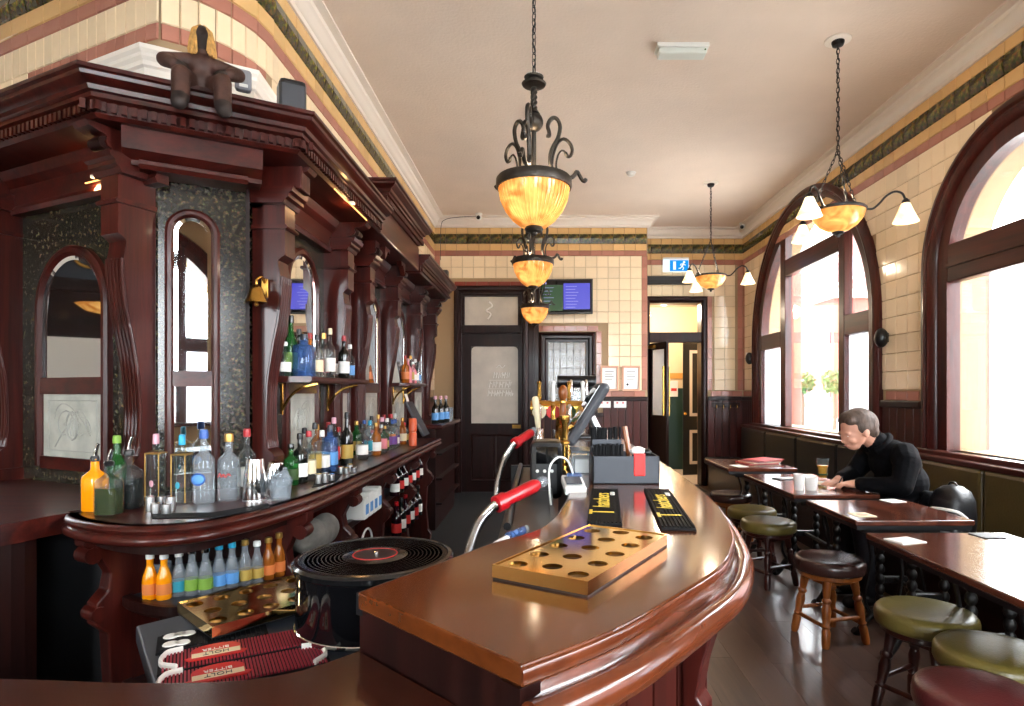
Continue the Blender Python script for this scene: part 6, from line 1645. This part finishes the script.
# orange cans stacked, till tablet
x,y = CX(403,446)
for k in range(2):
    o = thing('orange_can', ('lower','upper')[k]+' orange can of the stack of two on the back counter', 'can', (-1.05,y,CB+.115*k), group='orange cans'); part('body', G().lathe([(.026,0),(.033,.008),(.033,.105),(.026,.114)], 20), 'orange_can', o, smooth=40); part('lid', G().lathe([(.027,.113),(.026,.115),(0,.1145)], 20), 'chrome', o)
tb = thing('till_tablet', 'dark tilted till screen with a white card on the far back counter', 'till', (-1.17,5.52,CB), .0)
Mt = Matrix.Translation((.05,0,.20)) @ Matrix.Rotation(math.radians(62),4,'Y')
g = G().box(-.17,.17,-.13,.13,-.012,.012); g.v = [tuple(Mt @ Vector(v)) for v in g.v]; part('housing', g, 'grey_plastic', tb, bevel=.006)
g = G().box(-.155,.155,-.115,.115,.012,.014); g.v = [tuple(Mt @ Vector(v)) for v in g.v]; part('screen', g, 'slate_plastic', tb)
part('stand', G().box(-.10,.0,-.08,.08,0,.02), 'black_plastic', tb, bevel=.005); part('arm', G().tube([(-.06,0,.01),(-.02,0,.2)], .02, 8), 'black_plastic', tb)
part('card', G().obox((-.04,-.02,.39), (.004,.09,.07), (0,-.3,0)), 'white_paper', tb)
# shelf bottles (upper shelf near)
SZ = 1.475
UP = [(3.26,.17,.030,'spirit','glass_clear','white_paper','white_plastic','clear bottle leftmost'),
 (3.33,.30,.034,'wine','glass_green','label_green','dark_glass','green wine bottle'),
 (3.41,.26,.034,'spirit','dark_glass','label_gold','black_plastic','dark bottle with a black cap'),
 (3.44,.225,.050,'square','glass_blue',None,'grey_plastic','large square blue gin bottle'),
 (3.52,.25,.032,'spirit','glass_amber','label_gold','red_plastic','amber bottle with a red cap'),
 (3.585,.23,.034,'spirit','glass_clear','cream_print','black_plastic','clear bottle with a cream label'),
 (3.65,.27,.032,'tall','glass_clear','pink_liquor','gold_cap','slim clear bottle with a pink label'),
 (3.72,.285,.032,'spirit','glass_clear','white_paper','cream_print','clear bottle with a cream cap'),
 (3.78,.24,.034,'spirit','glass_clear','white_paper','black_plastic','clear bottle with a white label and black cap'),
 (3.86,.265,.034,'spirit','dark_glass','white_paper','red_plastic','dark bottle with a white label and red cap'),
 (3.94,.23,.032,'spirit','glass_clear','label_blue','white_plastic','clear bottle with a blue label, rightmost')]
for i,(y,h,r,k,gl_,lb,cp,lab) in enumerate(UP):
    bx = -1.245 if i == 3 else (-1.305,-1.31,-1.345,-1.245,-1.335,-1.25,-1.32,-1.25,-1.32,-1.25,-1.29)[i]; by = -bx*F/(VX-(285,291,299,304,310,317,324,330,337,344,350)[i])
    bottle(lab+' on the bracketed shelf', bx, by, SZ, h, r, k, gl_, lb, cp, 'bottles on the bracketed shelf', .5 if k=='square' else 0)
for i in range(6):
    bottle('%s bottle from the left on the small far shelf' % ORD[i], -1.24, 5.58+.11*i, SZ, (.24,.22,.25,.20,.23,.21)[i], .036, 'spirit', ('glass_amber','pink_liquor','glass_clear','pink_liquor','glass_clear','glass_clear')[i], ('label_orange',None,'label_gold','white_paper','white_paper','label_blue')[i], ('red_plastic','rose_cap','gold_cap','white_plastic','white_plastic','black_plastic')[i], 'bottles on the small far shelf')
for i in range(3):
    bottle('%s dark bottle with a pink cap from the left on the far counter' % ORD[i], -1.10+.03*i, 6.35+.16*i, 1.06, .27, .038, 'wine', 'dark_glass', 'label_blue', 'rose_cap', 'dark bottles on the far counter')
for i in range(3):
    o = thing('tall_glass', '%s clear glass from the left on the far counter' % ORD[i], 'glass', (-1.05,6.85+.11*i,1.06), group='glasses on the far counter'); part('bowl', G().lathe([(.028,0),(.030,.01),(.034,.15),(.032,.15),(.027,.015),(0,.012)], 16), 'glass_haze', o, smooth=40)
# mixers on the lower shelf
MX = [(150,599,.165,'orange_juice','label_orange','white_plastic','orange juice bottle, leftmost'),(164,599,.165,'orange_juice','label_orange','white_plastic','orange juice bottle, second from the left'),
 (179,596,.165,'glass_haze','label_teal','white_plastic','clear mixer bottle with a dark teal label'),(192,595,.175,'glass_haze','label_green','chrome','mixer bottle with a green label, left of its pair'),
 (205.5,594,.175,'glass_haze','label_green','chrome','mixer bottle with a green label, right of its pair'),(219,590.5,.175,'glass_haze','label_blue','cyan_cap','mixer bottle with a bright blue label, left of its pair'),
 (232,588,.175,'glass_haze','label_blue','cyan_cap','mixer bottle with a bright blue label, right of its pair'),(245,585,.175,'glass_haze','label_gold','gold_cap','mixer bottle with a yellow label, left of its pair'),
 (257,582,.160,'glass_haze','label_gold','white_plastic','mixer bottle with a yellow label, right of its pair'),(268.5,579,.165,'glass_amber','label_orange','gold_cap','amber ginger mixer bottle, second from the right'),
 (279,576,.175,'glass_amber','label_orange','gold_cap','amber ginger mixer bottle, rightmost')]
for px,py,h,gl_,lb,cp,lab in MX:
    x,y = at(px,py-2,.626); bottle(lab+' on the lower shelf', x, y, .62, h, .026, 'mixer', gl_, lb, cp, 'mixers on the lower shelf', labz=(.12,.36))
# stock under the long counter
o = thing('paper_bag', 'crumpled grey paper bag on the shelf under the long counter', 'bag', (-1.12,3.0,.62)); pr = [('b',((0,0,.07),(.09,.20,.075)),0),('b',((.02,-.08,.10),(.07,.09,.07)),0),('b',((.02,.10,.08),(.07,.10,.08)),0)]; grow('paper', pr, .014, ['grey_cloth'], o, 1)
for i in range(4):
    o = thing('napkin_pack', '%s white and blue pack of napkins from the left under the long counter' % ORD[i], 'pack', (-1.13,3.72+.10*i,.62), group='napkin packs'); part('pack', G().box(-.07,.07,-.045,.045,0,.13+.02*(i%2)), 'white_paper', o, bevel=.01); part('print', G().box(.07,.072,-.03,.03,.03,.09), 'label_blue', o)
o = thing('plastic_tub', 'pale blue plastic tub with a handle under the long counter', 'tub', (-1.10,3.85,.30)); part('tub', G().lathe([(.10,0),(.11,.01),(.125,.13),(.118,.13),(.10,.012),(0,.010)], 24), 'glass_haze', o, smooth=40); part('handle', G().tube([(0,.12*math.cos(q*PI/10),.13+.10*math.sin(q*PI/10)) for q in range(11)], .007, 6), 'white_plastic', o, smooth=60)
for i in range(7):
    bottle('%s wine bottle from the left on the shelf under the counter end' % ORD[i], -1.09, 4.55+.15*i, .62, .22, .036, 'wine', ('wine_glass','dark_glass')[i%2], ('white_paper','red_print')[i%2], ('red_plastic','white_plastic')[i%2], 'bottles under the far counter end')
for i in range(6):
    bottle('%s bottle from the left on the bottom shelf under the far counter end' % ORD[i], -1.09, 4.6+.16*i, .30, .25, .038, 'wine', ('wine_glass','dark_glass')[i%2], ('red_print','white_paper')[i%2], ('red_plastic','black_plastic')[i%2], 'bottles on the bottom shelf')
for i in range(5):
    o = thing('stacked_glass', '%s dim tumbler from the left on the shelf under the counter bow' % ORD[i], 'glass', (-1.50-.045*i, 2.42+.02*(i%2), .62), group='tumblers under the counter'); part('bowl', G().lathe([(.024,0),(.026,.008),(.032,.10),(.030,.10),(.023,.012),(0,.010)], 16), 'glass_haze', o, smooth=40)
